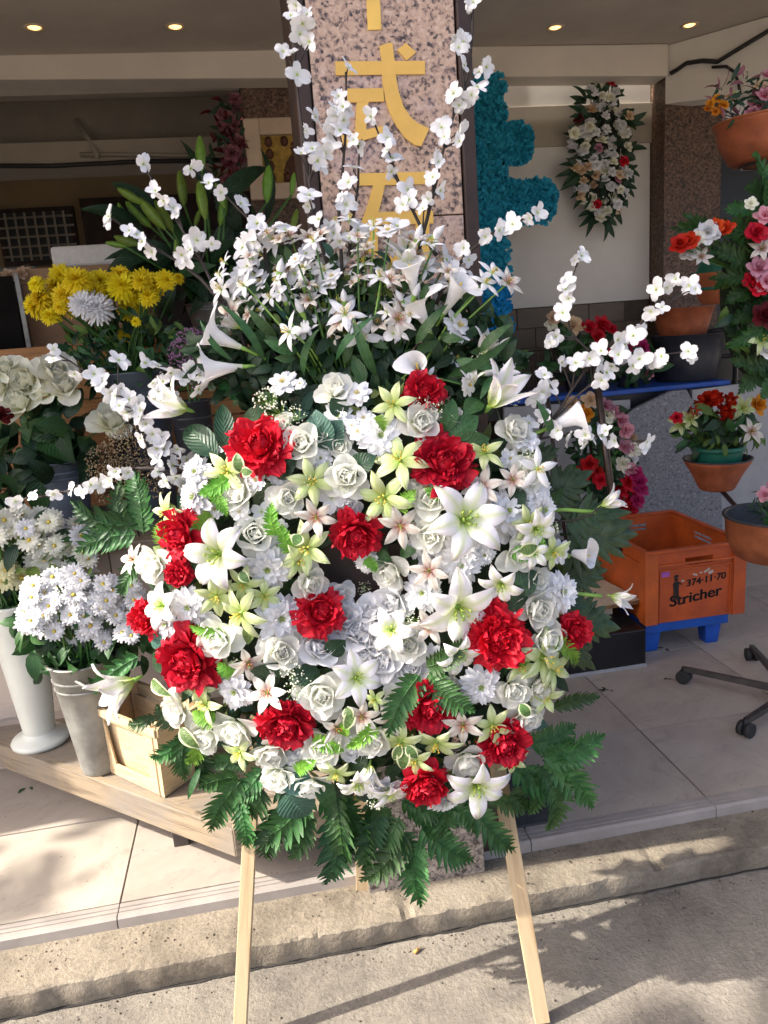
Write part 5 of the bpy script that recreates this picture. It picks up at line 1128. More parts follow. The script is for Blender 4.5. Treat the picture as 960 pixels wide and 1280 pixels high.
# =================================================================== shop goods on the right
# blue flower-covered cross
YC = 4.30
o = thing('flower_cross', 'tall double-barred cross covered in teal and blue artificial flowers', 'cross', ony(612, 440, YC))
def cap_shape(pts2, th=.05): pass
segs = [((611, 104), (612, 455), 22)]
tx0, tx1 = ony(592, 270, YC).x, ony(632, 270, YC).x
rowsC = []
def cross_blob(name, x0, x1, z0, z1, rnd_):
    mb = MB(); n = 10; hw = (z1-z0)/2; pts = [(x0, z0), (x1-hw, z0)]+[(x1-hw+hw*math.sin(a), z0+hw-hw*math.cos(a)) for a in [PI*k/n for k in range(1, n)]]+[(x1-hw, z1), (x0, z1)]
    mb.prism(pts, 'y', YC, YC+.05); return part(name, mb, 'petal_teal', o)
zt0, zb0 = ony(611, 92, YC).z, 1.13
part('upright', MB().box((tx0-.02, YC, zb0), (tx1, YC+.05, zt0)), 'petal_teal', o, bevel=.03)
h1a, h1b = ony(640, 155, YC), ony(663, 204, YC); h2a, h2b = ony(640, 226, YC), ony(695, 278, YC)
cross_blob('arm', tx1+.002, h1b.x, h1b.z, h1a.z, 1); cross_blob('arm', tx1+.002, h2b.x, h2b.z, h2a.z, 1)
xl = 2*(tx0+tx1)/2
cross_blob('arm', tx0-.28, tx0-.022, h1b.z, h1a.z, 1) ; cross_blob('arm', tx0-.45, tx0-.022, h2b.z, h2a.z, 1)
mb = MB(); r = random.Random(21)
def dab(x, z, m):
    p = Vector((x, YC-.010+.022*noise.noise((x*14, 0, z*14))+r.uniform(-.014, .008), z)); n = Vector((r.uniform(-.9, .9), -1, r.uniform(-.9, .9))).normalized(); M = pose(p, n, r.uniform(0, 6.3), r.uniform(.026, .044))
    for k in range(4): mb.grid(petal(.6, .75, 'round', rad(r.uniform(10, 60)), rad(r.uniform(-10, 60)), -.3, 2, 3), m, M @ Matrix.Rotation(k*PI/2, 4, 'Z'))
for k in range(1900):
    t = r.random()
    if t < .6: x, z = r.uniform(tx0-.03, tx1+.012), zb0+(zt0-zb0)*r.random()
    elif t < .8: x, z = r.uniform(tx1, h2b.x+.005), r.uniform(h2b.z, h2a.z)
    else: x, z = r.uniform(tx1, h1b.x+.005), r.uniform(h1b.z, h1a.z)
    if t >= .6:
        hh = (h2a.z-h2b.z)/2 if t < .8 else (h1a.z-h1b.z)/2; xe = h2b.x if t < .8 else h1b.x; zc = (h2a.z+h2b.z)/2 if t < .8 else (h1a.z+h1b.z)/2
        if x > xe-hh and math.hypot(x-(xe-hh), z-zc) > hh+.012: continue
    dab(x, z, 1 if z < 1.13+(zt0-zb0)*.34 + r.uniform(-.05, .05) else 0)
part('flower_cover', mb, ['petal_teal', 'petal_blue'], o, True, kind='stuff')
# hanging spray on the cream wall
o = thing('wall_spray', 'hanging oval spray of white flowers with pointed dark leaves on the cream wall', 'flower spray', ony(750, 290, 4.6))
mb = MB(); p = ony(752, 190, 4.63); mb.ball(tuple(p), .12, 0, n=14, k=8, sz=2.4); mb.v = [(a, 4.635+(b-4.63)*.09, c) for a, b, c in mb.v]; part('backing', mb, 'moss', o, True)
def nail(pt): return None
r = random.Random(22); hd = []
for k in range(105):
    a = r.uniform(0, 2*PI); q = math.sqrt(r.random()); x, y = 752+38*q*math.cos(a), 188+86*q*math.sin(a)
    hd.append((x, y, r.uniform(10, 15), [SR[r.choice(['white', 'white', 'cream', 'peach', 'white', 'cream', 'white'])]]))
for (x, y, c) in [(763, 103, 'red'), (717, 206, 'red'), (780, 202, 'red'), (746, 256, 'red'), (786, 145, 'peach'), (748, 186, 'pink'), (772, 224, 'pink'), (723, 148, 'burgundy'), (768, 112, 'burgundy')]: hd.append((x, y, 12, [SR[c]]))
grow(o, hd, None, 4.57, ony(752, 190, 4.62), 'flower_head', 1.25, stem='stem_dark', dj=.03, sr=.002)
for k in range(17):
    a = 2*PI*k/17+r.uniform(-.12, .12); cx, cy = 752, 190; q = r.uniform(.8, 1.05); b = (cx+30*q*math.cos(a), cy+78*q*math.sin(a)); L = r.uniform(24, 38)
    for j in (-1.0, -.5, 0, .5, 1.0):
        if r.random() < .25: continue
        l2 = L*(1-.35*abs(j))*r.uniform(.8, 1.1); t = (b[0]+l2*math.cos(a+j), b[1]+l2*math.sin(a+j)); Bp, Tp = ony(*b, 4.60), ony(*t, 4.57+r.uniform(-.03, .02)); put_leaf(o, 'pointed_leaf', LILY_LEAF[0], Bp, Tp, Vector((U(-.5, .5), -1, U(-.2, .5))), 8*pxm(Bp)/.20)
greens(o, 150, (720, 118, 786, 262), 4.60, 20, ['leaf_dark'], seed=23, dj=.02)
# table with a blue pallet board on granite blocks
TZ = 1.118
o = thing('pallet_table', 'long shop table topped with a blue plastic board', 'table', (2.0, 4.3, FZ))
part('blue_board', MB().box((1.1, 3.98, TZ-.026), (2.66, 4.48, TZ)), 'pallet_blue', o, bevel=.004)
part('under_frame', MB().box((1.12, 4.00, TZ-.105), (2.64, 4.46, TZ-.028)), 'black_plastic', o)
for x in (1.16, 2.5): part('leg', MB().box((x, 4.36, FZ), (x+.06, 4.42, TZ-.106)), 'black_plastic', o)
part('leg', MB().box((1.16, 4.04, FZ), (1.22, 4.10, TZ-.106)), 'black_plastic', o); part('leg', MB().box((2.58, 4.04, FZ), (2.62, 4.08, TZ-.106)), 'black_plastic', o)
# stone slabs leaning in front of the table
def slab(name, label, mat, pxs, y0, y1, th=.03):
    o_ = thing(name, label, 'stone slab', (ony(*pxs[-1], y0).x, y0, FZ)); P = [ony(x, y, y0) for x, y in pxs]; P = [(p.x, p.z) for p in P]
    mb = MB(); n = len(P); V = []
    for s_ in (0, th):
        for (x, z) in P: V.append((x, y0+s_+(y1-y0)*(z-FZ)/1.0, z))
    mb.add(V, [tuple(range(n)), tuple(range(2*n-1, n-1, -1))]+[(i, i+n, (i+1) % n+n, (i+1) % n) for i in range(n)]); part('slab', mb, mat, o_, bevel=.002); return o_
def floorpx(x, Y):      # photo row where depth Y meets the floor under column x
    lo, hi = 400, 1200
    for _ in range(40):
        m_ = (lo+hi)/2
        if ony(x, m_, Y).z > FZ+.001: lo = m_
        else: hi = m_
    return (lo+hi)/2
slab('stone_slab', 'dark speckled granite slab with a sloping top, leaning under the blue board', 'granite_dark', [(770, 526), (846, 490), (866, 488), (905, 560), (905, floorpx(905, 3.84)), (770, floorpx(770, 3.84))], 3.84, 3.90)
slab('stone_slab', 'plain pale grey slab under the blue board behind the flower heart', 'light_slab', [(632, 510), (790, 500), (790, floorpx(790, 3.93)), (632, floorpx(632, 3.93))], 3.93, 3.95)
slab('stone_slab', 'pale blue-grey polished slab behind the potted tulips', 'light_slab', [(868, 488), (1010, 470), (1010, floorpx(1010, 3.92)), (868, floorpx(868, 3.92))], 3.92, 3.94)
# bouquets and pots on the blue board
def wrapped(label, heads, Y, box, seed, name='potted_bouquet'):
    m0 = ony((box[0]+box[2])/2, box[3], Y); m0.z = TZ
    o_ = thing(name, label, 'bouquet', m0); lathe_at('pot', [(.001, 0), (.055, 0), (.07, .09), (.074, .095), (.066, .09), (.001, .07)], m0, 'dark_plastic', o_, 20)
    grow(o_, heads, None, Y-.05, m0+Vector((0, 0, .08)), 'rose_head', 1.2, dj=.05); greens(o_, 80, box, Y, 26, ['leaf_dark', 'leaf_mid'], seed=seed, dj=.08)
    return o_
wrapped('bouquet of peach and cream roses with red ones on the blue board', [(693, 398, 18, [SR['peach']]), (690, 406, 16, [SR['cream']]), (716, 408, 26, [SR['peach']]), (736, 410, 22, [SR['red']]), (752, 406, 22, [SR['red']]), (746, 420, 20, [SR['red']]), (764, 412, 16, [SR['red']]), (705, 400, 16, [SR['cream']])], 4.14, (680, 405, 760, 475), 31)
wrapped('low bouquet of magenta and burgundy roses at the end of the blue board', [(790, 430, 22, [SR['magenta']]), (802, 434, 20, [SR['magenta']]), (775, 436, 20, [SR['burgundy']]), (766, 440, 16, [SR['red']]), (810, 468, 14, [SR['pink']]), (806, 456, 14, [SR['white']]), (780, 448, 16, [SR['white']])], 4.12, (755, 430, 818, 478), 32)
p = ony(858, 468, 4.22); p.z = TZ; s = pxm(p)
o = bucket('dark_tub', 'dark blue-grey plastic tub on the blue board', 'tub', p, 56*s, 36*s, 43*s, 'dark_plastic', ring=False)
p2 = p+Vector((-.03, .0, 56*s-.03)); bucket('terracotta_pot', 'empty terracotta pot set in the dark tub', 'pot', p2, 38*s, 26*s, 36*s, 'terracotta', ring=False)
o = thing('wire_basket', 'rusty wire mesh basket on the left of the blue board', 'basket', (1.55, 4.25, TZ))
w0, w1 = ony(650, 470, 4.2), ony(700, 440, 4.2); mb = MB(); mb2 = MB(); zt_ = ony(670, 440, 4.2).z
for k in range(15):
    x = w0.x+(w1.x-w0.x)*k/14
    for yy in (4.14, 4.34): mb.tube([(x, yy, TZ+.002), (x, yy, zt_)], .0025, 4)
for z in (TZ+.01, (TZ+zt_)/2, zt_):
    for yy in (4.14, 4.34): mb2.tube([(w0.x, yy, z), (w1.x, yy, z)], .004, 4)
    for x in (w0.x, w1.x): mb2.tube([(x, 4.14, z), (x, 4.34, z)], .004, 4)
part('wires', mb, 'brown_metal', o, kind='stuff'); part('hoops', mb2, 'brown_metal', o, kind='stuff')
# black cabinet and chair in the dark corner
o = thing('black_cabinet', 'black cabinet in the shaded corner behind the plant stand', 'cabinet', (3.2, 4.6, FZ))
part('body', MB().box((2.92, 4.62, FZ), (4.1, 5.1, 2.55)), 'black_cabinet', o, bevel=.004)
for z in (.9, 1.55, 2.1): part('shelf_edge', MB().box((2.93, 4.605, z), (4.09, 4.618, z+.03)), 'dark_plastic', o)
o = thing('black_chair', 'black metal framed chair beside the dark tub', 'chair', (2.95, 4.2, FZ))
for (x, y) in ((2.78, 4.12), (3.12, 4.12), (2.78, 4.42), (3.12, 4.42)): part('leg', MB().tube([(x, y, FZ), (x, y, 1.42 if y > 4.3 else 1.30)], .014, 8), 'black_plastic', o, True)
part('seat', MB().box((2.76, 4.10, .56), (3.14, 4.44, .60)), 'black_plastic', o, bevel=.01)
for z in (1.05, 1.22, 1.38): part('back_rail', MB().tube([(2.78, 4.42, z), (3.12, 4.42, z)], .013, 8), 'black_plastic', o, True)
for y_ in (4.12,): part('front_rail', MB().tube([(2.78, y_, 1.29), (2.95, y_-.02, 1.31), (3.12, y_, 1.29)], .012, 8), 'black_plastic', o, True)
# heart shaped wreath on the floor, behind the crate
o = thing('heart_wreath', 'heart wreath edged with pale pink to crimson roses, propped behind the orange crate', 'wreath', ony(760, 640, 3.62))
pb = ony(757, 700, 3.62)
part('prop', MB().tube([Vector((pb.x, 3.66, FZ)), Vector((pb.x-.06, 3.66, .95))], .012, 8), 'tube_brown', o, True)
part('prop', MB().tube([Vector((pb.x+.1, 3.66, FZ)), Vector((pb.x-.02, 3.66, .90))], .012, 8), 'tube_brown', o, True)
hd = []
edge = [(716, 506, 'peach'), (738, 500, 'peach'), (756, 508, 'pink'), (768, 516, 'pink'), (776, 526, 'pink'), (782, 538, 'pink'), (788, 550, 'peach'), (790, 562, 'cream'), (787, 574, 'white'), (786, 586, 'pink'), (793, 592, 'magenta'), (798, 602, 'magenta'), (800, 612, 'magenta'), (796, 626, 'magenta'), (788, 636, 'red'), (778, 580, 'cream'), (785, 604, 'red'), (776, 612, 'red'), (788, 620, 'red'), (780, 632, 'red'), (736, 580, 'scarlet'), (728, 590, 'scarlet'), (744, 590, 'scarlet'), (726, 514, 'orange'), (732, 518, 'orange'), (724, 600, 'red'), (750, 600, 'red'), (760, 520, 'cream'), (782, 560, 'pink')]
for (x, y, c) in edge: hd.append((x, y, 20, [SR[c]]))
grow(o, hd, None, 3.55, ony(750, 570, 3.60), 'rose_head', 1.25, dj=.03)
greens(o, 260, (716, 506, 794, 640), 3.60, 20, ['leaf_mid', 'leaf_dark', 'leaf_dark'], seed=33, dj=.05)
# brown metal stake
a, b = ony(742, 442, 3.25), ony(766, 632, 3.25); dd = (b-a).normalized(); tt = (FZ-a.z)/dd.z
sp_ = thing('metal_stake', 'shiny brown metal tube leaning up from the floor before the heart wreath', 'pole', a+dd*tt)
part('tube', MB().tube([a+dd*tt, a], .017, 12), 'tube_brown', sp_, True); part('end_cap', MB().tube([a-dd*.004, a+dd*.02], .0185, 12), 'brown_metal', sp_, True)
a, b = ony(680, 470, 3.5), ony(692, 560, 3.5); dd = (b-a).normalized(); tt = (FZ-a.z)/dd.z
sp_ = thing('metal_stake', 'thin dark metal rod beside the pale slab', 'pole', a+dd*tt); part('tube', MB().tube([a+dd*tt, a], .009, 10), 'brown_metal', sp_, True); part('end_cap', MB().tube([a-dd*.004, a+dd*.015], .011, 10), 'brown_metal', sp_, True)

# orange crate on a blue plastic stand
zc0 = .238; A_, B_ = onz(807, 783, zc0), onz(930, 766, zc0); xa = (B_-A_).normalized(); ya = Vector((-xa.y, xa.x, 0)); W_ = (B_-A_).length; D_ = .60; H_ = .315
MC = Matrix(((xa.x, ya.x, 0, A_.x), (xa.y, ya.y, 0, A_.y), (0, 0, 1, zc0), (0, 0, 0, 1)))
o = thing('orange_crate', 'orange plastic crate with black lettering and a purple sticker on a blue stand', 'crate', mw=MC)
def cpart(name, mb, mat, parent=None, bevel=0, smooth=False):
    mb.v = [tuple(MC @ Vector(p)) for p in mb.v]; return part(name, mb, mat, parent or o, smooth, bevel)
th = .008
hh0, hh1 = .245, .278
def wallx(y0, y1, name='side_wall'):   # wall parallel to x, with a hand hole
    m = MB(); hx0, hx1 = W_*.40, W_*.68
    m.box((0, y0, 0), (hx0, y1, H_)); m.box((hx1, y0, 0), (W_, y1, H_)); m.box((hx0, y0, 0), (hx1, y1, hh0)); m.box((hx0, y0, hh1), (hx1, y1, H_)); return cpart(name, m, 'crate_orange')
wallx(.012, .012+th); wallx(D_-.012-th, D_-.012)
def wally(x0, x1):
    m = MB(); h0, h1 = D_*.38, D_*.62; s0, e0 = .0205, D_-.0205
    m.box((x0, s0, .002), (x1, h0, H_)); m.box((x0, h1, .002), (x1, e0, H_)); m.box((x0, h0, .002), (x1, h1, hh0)); m.box((x0, h0, hh1), (x1, h1, H_)); return cpart('side_wall', m, 'crate_orange')
wally(.012, .012+th); wally(W_-.012-th, W_-.012)
cpart('floor', MB().box((.0205, .0205, .004), (W_-.0205, D_-.0205, .012)), 'crate_orange')
for (x0, y0) in ((0, 0), (W_-.055, 0), (0, D_-.055), (W_-.055, D_-.055)):
    m = MB(); sx, sy = (x0 > .1), (y0 > .1)
    m.box((x0-.002 if not sx else x0, (-.002 if not sy else y0+.055-.012), -.001), (x0+.055+(.002 if sx else 0), (.012 if not sy else y0+.057), H_+.001))
    m.box(((-.002 if not sx else W_-.012), (y0+.0125 if not sy else y0), -.001), ((.0118 if not sx else W_+.002), (y0+.055 if not sy else y0+.0425), H_+.001))
    cpart('corner_post', m, 'crate_orange', bevel=.002)
for (z0, z1, e) in ((H_+.0012, H_+.011, .006), (H_-.062, H_-.054, .005)):
    m = MB(); t_ = .024 if z0 > H_ else .011
    if z0 > H_: m.box((-e, -e, z0), (W_+e, t_-e, z1)); m.box((-e, D_-t_+e, z0), (W_+e, D_+e, z1)); m.box((-e, t_-e+.0002, z0), (t_-e, D_-t_+e-.0002, z1)); m.box((W_-t_+e, t_-e+.0002, z0), (W_+e, D_-t_+e-.0002, z1))
    else: m.box((.056, .001, z0), (W_-.056, .0118, z1)); m.box((.001, .056, z0), (.0118, D_-.056, z1)); m.box((W_-.0118, .056, z0), (W_-.001, D_-.056, z1)); m.box((.056, D_-.0118, z0), (W_-.056, D_-.001, z1))
    cpart('rim' if z0 > H_ else 'rib', m, 'crate_orange', bevel=.0015)
m = MB()
for xr in (.058, .066, W_-.066, W_-.058): cpart('rib', MB().box((xr-.0018, .004, .002), (xr+.0018, .0117, H_-.086)), 'crate_orange')
m = MB(); m.box((.056, .003, H_-.084), (W_-.056, .0117, H_-.080)); cpart('rib', m, 'crate_orange')
def text_mesh(body, size, shear=0, ext=.0005, bold=0):
    cu = bpy.data.curves.new('lettering', 'FONT'); cu.body = body; cu.size = size; cu.shear = shear; cu.extrude = ext; cu.offset = bold; cu.align_x = 'LEFT'
    ob = bpy.data.objects.new('tmp', cu); col.objects.link(ob); dg = bpy.context.evaluated_depsgraph_get(); me = bpy.data.meshes.new_from_object(ob.evaluated_get(dg)); bpy.data.objects.remove(ob); return me
front = None
for c_ in o.children:
    if c_.name.startswith('side_wall'): front = c_; break
def lettering(body, size, x, z, tilt, shear, bold, w=None):
    me = text_mesh(body, size, shear, .0006, bold); me.materials.clear(); me.materials.append(MATS['print_black'])
    xs_ = [v.co.x for v in me.vertices]; sc = (w/(max(xs_)-min(xs_))) if w else 1
    M = MC @ Matrix.Translation((x, .0112, z)) @ Matrix.Rotation(tilt, 4, 'Y') @ Matrix.Rotation(PI/2, 4, 'X') @ Matrix.Diagonal((sc, 1, 1, 1))
    return link('lettering', me, front, M)
for dx_ in (0, .0013): lettering('374\u00b711\u00b770', .042, W_*.415+dx_, .150, rad(-5), .1, .0007, W_*.40)
for dx_ in (0, .0014, .0028): lettering('Stricher', .066, W_*.245+dx_, .068, rad(-6), .12, .0007, W_*.535)
m = MB(); m.box((W_*.165, .0095, .205), (W_*.245, .0114, .233)); cpart('sticker', m, 'sticker', front)
m = MB(); yy = (.0095, .0114)       # little printed figure: hat, head, body, legs
cx = W_*.315
def pj(pts, k): m.add([(cx+x, yy[0]-.0002*k, z) for x, z in pts]+[(cx+x, yy[1], z) for x, z in pts], [tuple(range(len(pts)))]+[(i, (i+1) % len(pts), (i+1) % len(pts)+len(pts), i+len(pts)) for i in range(len(pts))])
pj([(-.013, .196), (.012, .198), (.008, .208), (-.006, .208)], 0); pj([(-.007, .181), (.006, .181), (.008, .190), (.004, .195), (-.006, .195), (-.009, .188)], 1)
pj([(-.012, .146), (.010, .146), (.013, .165), (.009, .179), (-.009, .179), (-.015, .168)], 2); pj([(.011, .170), (.024, .160), (.026, .164), (.012, .177)], 3)
pj([(-.012, .100), (-.002, .100), (-.001, .145), (-.012, .145)], 4); pj([(.003, .100), (.012, .100), (.010, .145), (.0005, .145)], 5); pj([(-.018, .094), (-.002, .094), (-.002, .0995), (-.014, .0995)], 6); pj([(.003, .094), (.017, .094), (.014, .0995), (.003, .0995)], 7)
cpart('printed_figure', m, 'print_black', front)
m = MB()
for (x0, z0, w2, h2, t2) in ((.50, .200, .02, .008, .3), (.56, .205, .012, .005, -.2), (.62, .212, .03, .008, -.5), (.66, .202, .022, .012, -.4), (.38, .178, .012, .008, .2)):
    m.box((-w2/2, yy[0], -h2/2), (w2/2, yy[1], h2/2), 0, Matrix.Translation((W_*x0, 0, z0)) @ Matrix.Rotation(t2, 4, 'Y'))
cpart('torn_label', m, 'print_worn', front)
ps = thing('blue_stand', 'bright blue plastic pallet stand under the orange crate', 'stand', mw=Matrix.Translation((0, 0, -zc0+FZ)) @ MC)
def spart(name, m, bevel=.003):
    m.v = [tuple(MC @ Vector(p)) for p in m.v]; return part(name, m, 'pallet_blue', ps, False, bevel)
zf = FZ-zc0
spart('deck', MB().box((.01, .02, -.045), (W_-.06, D_-.02, -.002)))
for (x, y) in ((.012, .03), (W_-.16, .03), (.012, D_-.11), (W_-.16, D_-.11)):
    m = MB(); a0, a1 = (x, y), (x+.075, y+.075); b0_, b1_ = (x+.010, y+.010), (x+.065, y+.065)
    m.add([(b0_[0], b0_[1], zf), (b1_[0], b0_[1], zf), (b1_[0], b1_[1], zf), (b0_[0], b1_[1], zf), (a0[0], a0[1], -.046), (a1[0], a0[1], -.046), (a1[0], a1[1], -.046), (a0[0], a1[1], -.046)],
          [(0, 3, 2, 1), (4, 5, 6, 7), (0, 1, 5, 4), (1, 2, 6, 5), (2, 3, 7, 6), (3, 0, 4, 7)]); spart('foot', m)
# black platform with a chipboard sheet
o = thing('black_platform', 'low glossy black platform box on the tiled floor', 'platform', (1.2, 3.0, FZ))
part('body', MB().box((.72, 2.75, FZ), (1.490, 3.45, .262)), 'black_cabinet', o, bevel=.004); part('plinth_strip', MB().box((.72, 2.742, FZ), (1.490, 2.749, FZ+.012)), 'light_slab', o)
p = [onz(804, 756, .330), onz(690, 771, .330), onz(640, 690, .330), onz(752, 716, .330)]
zb_ = .312
o = thing('chipboard_sheet', 'beige chipboard sheet with raw brown edge laid on the black platform', 'board', ((p[0].x+p[2].x)/2, (p[0].y+p[2].y)/2, .262))
q = [Vector((1.555, 2.905, 0)), Vector((.95, 2.86, 0)), Vector((.93, 3.32, 0)), Vector((1.50, 3.36, 0))]
part('board', MB().prism([(v.x, v.y) for v in q], 'z', .3135, .330), 'chipboard', o)
part('raw_edge', MB().prism([(q[0].x, q[0].y-.003), (q[1].x, q[1].y-.003), (q[1].x, q[1].y-.0003), (q[0].x, q[0].y-.0003)], 'z', .3137, .3296), 'chip_edge', o)
for (x, y) in ((1.0, 2.95), (1.4, 2.98), (1.0, 3.25), (1.4, 3.28)): part('batten', MB().box((x-.04, y-.03, .2625), (x+.04, y+.03, .3133)), 'chipboard', o)

# plant stand on castors with its pots
PC = onz(990, 868, .16); PC.z = FZ
o = thing('plant_stand', 'brown metal plant stand on a castored star base', 'plant stand', PC)
hubz = .17
part('pole', MB().tube([(PC.x, PC.y, hubz-.03), (PC.x, PC.y, 2.02)], .016, 12), 'caster_metal', o, True)
cs = [onz(855, 853, FZ), onz(932, 920, FZ)]
cs += [PC+Vector((.36, -.16, 0)), PC+Vector((.34, .22, 0)), PC+Vector((.12, .40, 0))]
for c in cs:
    d = (PC-c); d.z = 0; e = Vector((c.x, c.y, .158))
    part('base_arm', MB().tube([e, Vector((PC.x, PC.y, hubz))], [.013, .017], 4), 'caster_metal', o)
    cst = part('caster', MB().tube([e+Vector((0, 0, .008)), Vector((c.x, c.y, .125))], .010, 8), 'rubber', o, True)
    t = d.normalized().cross(Vector((0, 0, 1)))
    for s_ in (-.014, .014):
        cc = Vector((c.x, c.y, FZ+.027))+t*s_; part('wheel', MB().tube([cc-t*.009, cc-t*.0085, cc+t*.0085, cc+t*.009], [.022, .026, .026, .022], 18), 'rubber', cst, True)
def pot(name, label, cpx, Y, wpx, hpx, mat='terracotta', inner='pot_inside', squat=.72):
    rim = ony(cpx[0], cpx[1], Y); s = pxm(rim); R_ = wpx/2*s; Hh = hpx*s; b = rim-Vector((0, 0, Hh))
    o_ = thing(name, label, 'pot', b)
    lathe_at('body', [(.001, 0), (R_*squat*.9, 0), (R_*squat, .008), (R_*(squat+.18), Hh*.45), (R_*.97, Hh*.86), (R_*.99, Hh*.88), (R_*1.0, Hh*.97)], b, mat, o_)
    lathe_at('rim', [(R_*.995, Hh*.955), (R_*1.03, Hh*.96), (R_*1.035, Hh), (R_*.97, Hh*1.0), (R_*.95, Hh*.97)], b, inner, o_)
    lathe_at('liner', [(R_*.955, Hh*.985), (R_*(squat+.18)*.92, Hh*.5), (R_*squat*.92, Hh*.3), (.001, Hh*.28)], b, inner, o_)
    return o_, b, R_, Hh
_, b0_, R0_, H0_ = pot('terracotta_pot', 'terracotta pot high on the plant stand, holding pink and yellow flowers', (962, 150), 2.45, 130, 50, inner='terracotta')
part('pot_arm', MB().tube([(PC.x, PC.y, b0_.z-.10), (b0_.x, b0_.y, b0_.z-.008)], .010, 8), 'caster_metal', o, True); part('pot_ring', MB().lathe([(R0_*.5, -.010), (R0_*.5+.008, -.006), (R0_*.5, -.002), (R0_*.5-.008, -.006), (R0_*.5, -.010)], 24, 0, Matrix.Translation(b0_)), 'caster_metal', o, True)
_, b1_, R1_, H1_ = pot('terracotta_pot', 'terracotta pot with a dark green lining behind the fern fronds', (908, 338), 2.95, 82, 40, inner='pot_green')
part('pot_arm', MB().tube([(PC.x, PC.y, b1_.z-.15), (b1_.x, b1_.y, b1_.z-.006)], .010, 8), 'caster_metal', o, True)
gp = thing('green_pot', 'dark green bowl tipped up inside the terracotta pot', 'pot', b1_+Vector((0, 0, H1_*.3)))
lathe_at('body', [(.001, H1_*1.75), (R1_*.45, H1_*1.68), (R1_*.8, H1_*1.25), (R1_*.92, H1_*.75), (R1_*.90, H1_*.45)], b1_, 'pot_green', gp); lathe_at('rim', [(R1_*.90, H1_*.44), (R1_*.945, H1_*.45), (R1_*.945, H1_*.52), (R1_*.915, H1_*.53)], b1_, 'pot_green', gp)
_, b2_, R2_, H2_ = pot('terracotta_pot', 'rounded terracotta pot holding a green pot of red tulips', (897, 572), 2.95, 80, 40, squat=.55)
part('pot_arm', MB().tube([(PC.x, PC.y, b2_.z-.16), (b2_.x+.02, b2_.y, b2_.z-.006)], .010, 8), 'caster_metal', o, True)
gz = ony(897, 560, 2.95); gb = b2_+Vector((0, 0, H2_*.29)); gh = gz.z+.012-gb.z
gp = thing('green_pot', 'small green plastic pot of red tulips nested in terracotta', 'pot', gb)
lathe_at('body', [(.001, 0), (R2_*.60, 0), (R2_*.72, gh*.75), (R2_*.74, gh*.86)], gb, 'pot_green', gp); lathe_at('rim', [(R2_*.74, gh*.85), (R2_*.80, gh*.87), (R2_*.81, gh), (R2_*.75, gh), (R2_*.66, gh*.6), (.001, gh*.55)], gb, 'pot_green', gp)
m0 = gb+Vector((0, 0, gh*.9)); bq = thing('tulip_arrangement', 'arrangement of red-orange tulips and cream lilies in the green pot', 'flowers', m0)
def mk_tulip():
    mb = MB()
    for k in range(6): mb.grid(petal(.75, .5, 'lily', rad(62), rad(112), -.4, 5, 5, 0, 1, 0, 0, .10, -.25), 0, ringM(k*PI/3))
    return [mb.mesh('tulip', ['petal_scarlet'])]
TUL = mk_tulip()
grow(bq, [(878, 505, 30, TUL), (906, 515, 30, TUL), (893, 498, 26, TUL), (912, 500, 24, TUL), (868, 514, 22, TUL), (946, 506, 26, [SR['orange']]), (846, 522, 16, [SR['red']]), (928, 510, 34, LILY_GRN), (852, 530, 34, LILY_GRN), (938, 540, 34, LILY_BLUSH), (862, 524, 26, LILY_GRN), (884, 496, 18, TUL), (920, 522, 24, LILY_GRN)], None, 2.86, m0, 'tulip', 1.1, dj=.05)
greens(bq, 150, (844, 515, 950, 560), 2.92, 24, ['leaf_dark', 'leaf_mid', 'leaf_olive'], seed=41, dj=.08)
_, b3_, R3_, H3_ = pot('terracotta_pot', 'wide terracotta pot with a black liner on the lowest arm of the stand', (972, 642), 2.42, 124, 56, squat=.78)
part('pot_arm', MB().tube([(PC.x, PC.y, b3_.z-.10), (b3_.x, b3_.y, b3_.z-.006)], .010, 8), 'caster_metal', o, True)
bq = thing('cyclamen', 'small pink flowers and needle leaves growing in the wide pot', 'flowers', b3_+Vector((0, 0, H3_*.3)))
grow(bq, [(955, 618, 18, [SR['pink']]), (966, 610, 18, [SR['pink']]), (975, 622, 16, [SR['magenta']])], None, 2.40, b3_+Vector((0, 0, H3_*.32)), 'flower_head', 1.2); greens(bq, 90, (940, 612, 1000, 650), 2.42, 22, ['leaf_mid', 'leaf_dark'], seed=42, W=.14)
bq = thing('trailing_flowers', 'yellow and dusty pink dried flowers spilling from the high pot', 'flowers', b0_+Vector((0, 0, H0_*.3)))
hd = [(888, 130, 12, [SR['orange']]), (896, 124, 13, [SR['orange']]), (905, 132, 13, [SR['orange']]), (900, 138, 12, [SR['orange']]), (912, 122, 14, [SR['peach']]), (884, 136, 10, [SR['orange']]), (894, 140, 11, [SR['orange']]), (918, 118, 14, LILY_GRN), (945, 132, 22, [SR['pink']]), (955, 120, 22, [SR['pink']]), (950, 108, 18, [SR['peach']]), (958, 96, 18, [SR['pink']]), (940, 142, 18, [SR['pink']]), (968, 130, 22, [SR['pink']]), (948, 120, 16, [SR['dusty']])]
grow(bq, hd, None, 2.42, b0_+Vector((0, 0, H0_*.5)), 'flower_head', 1.15, stem='stem_dark', dj=.05, sr=.0015)
greens(bq, 90, (890, 88, 990, 146), 2.46, 24, ['leaf_dark', 'petal_dusty', 'leaf_dark'], seed=43, W=.25)
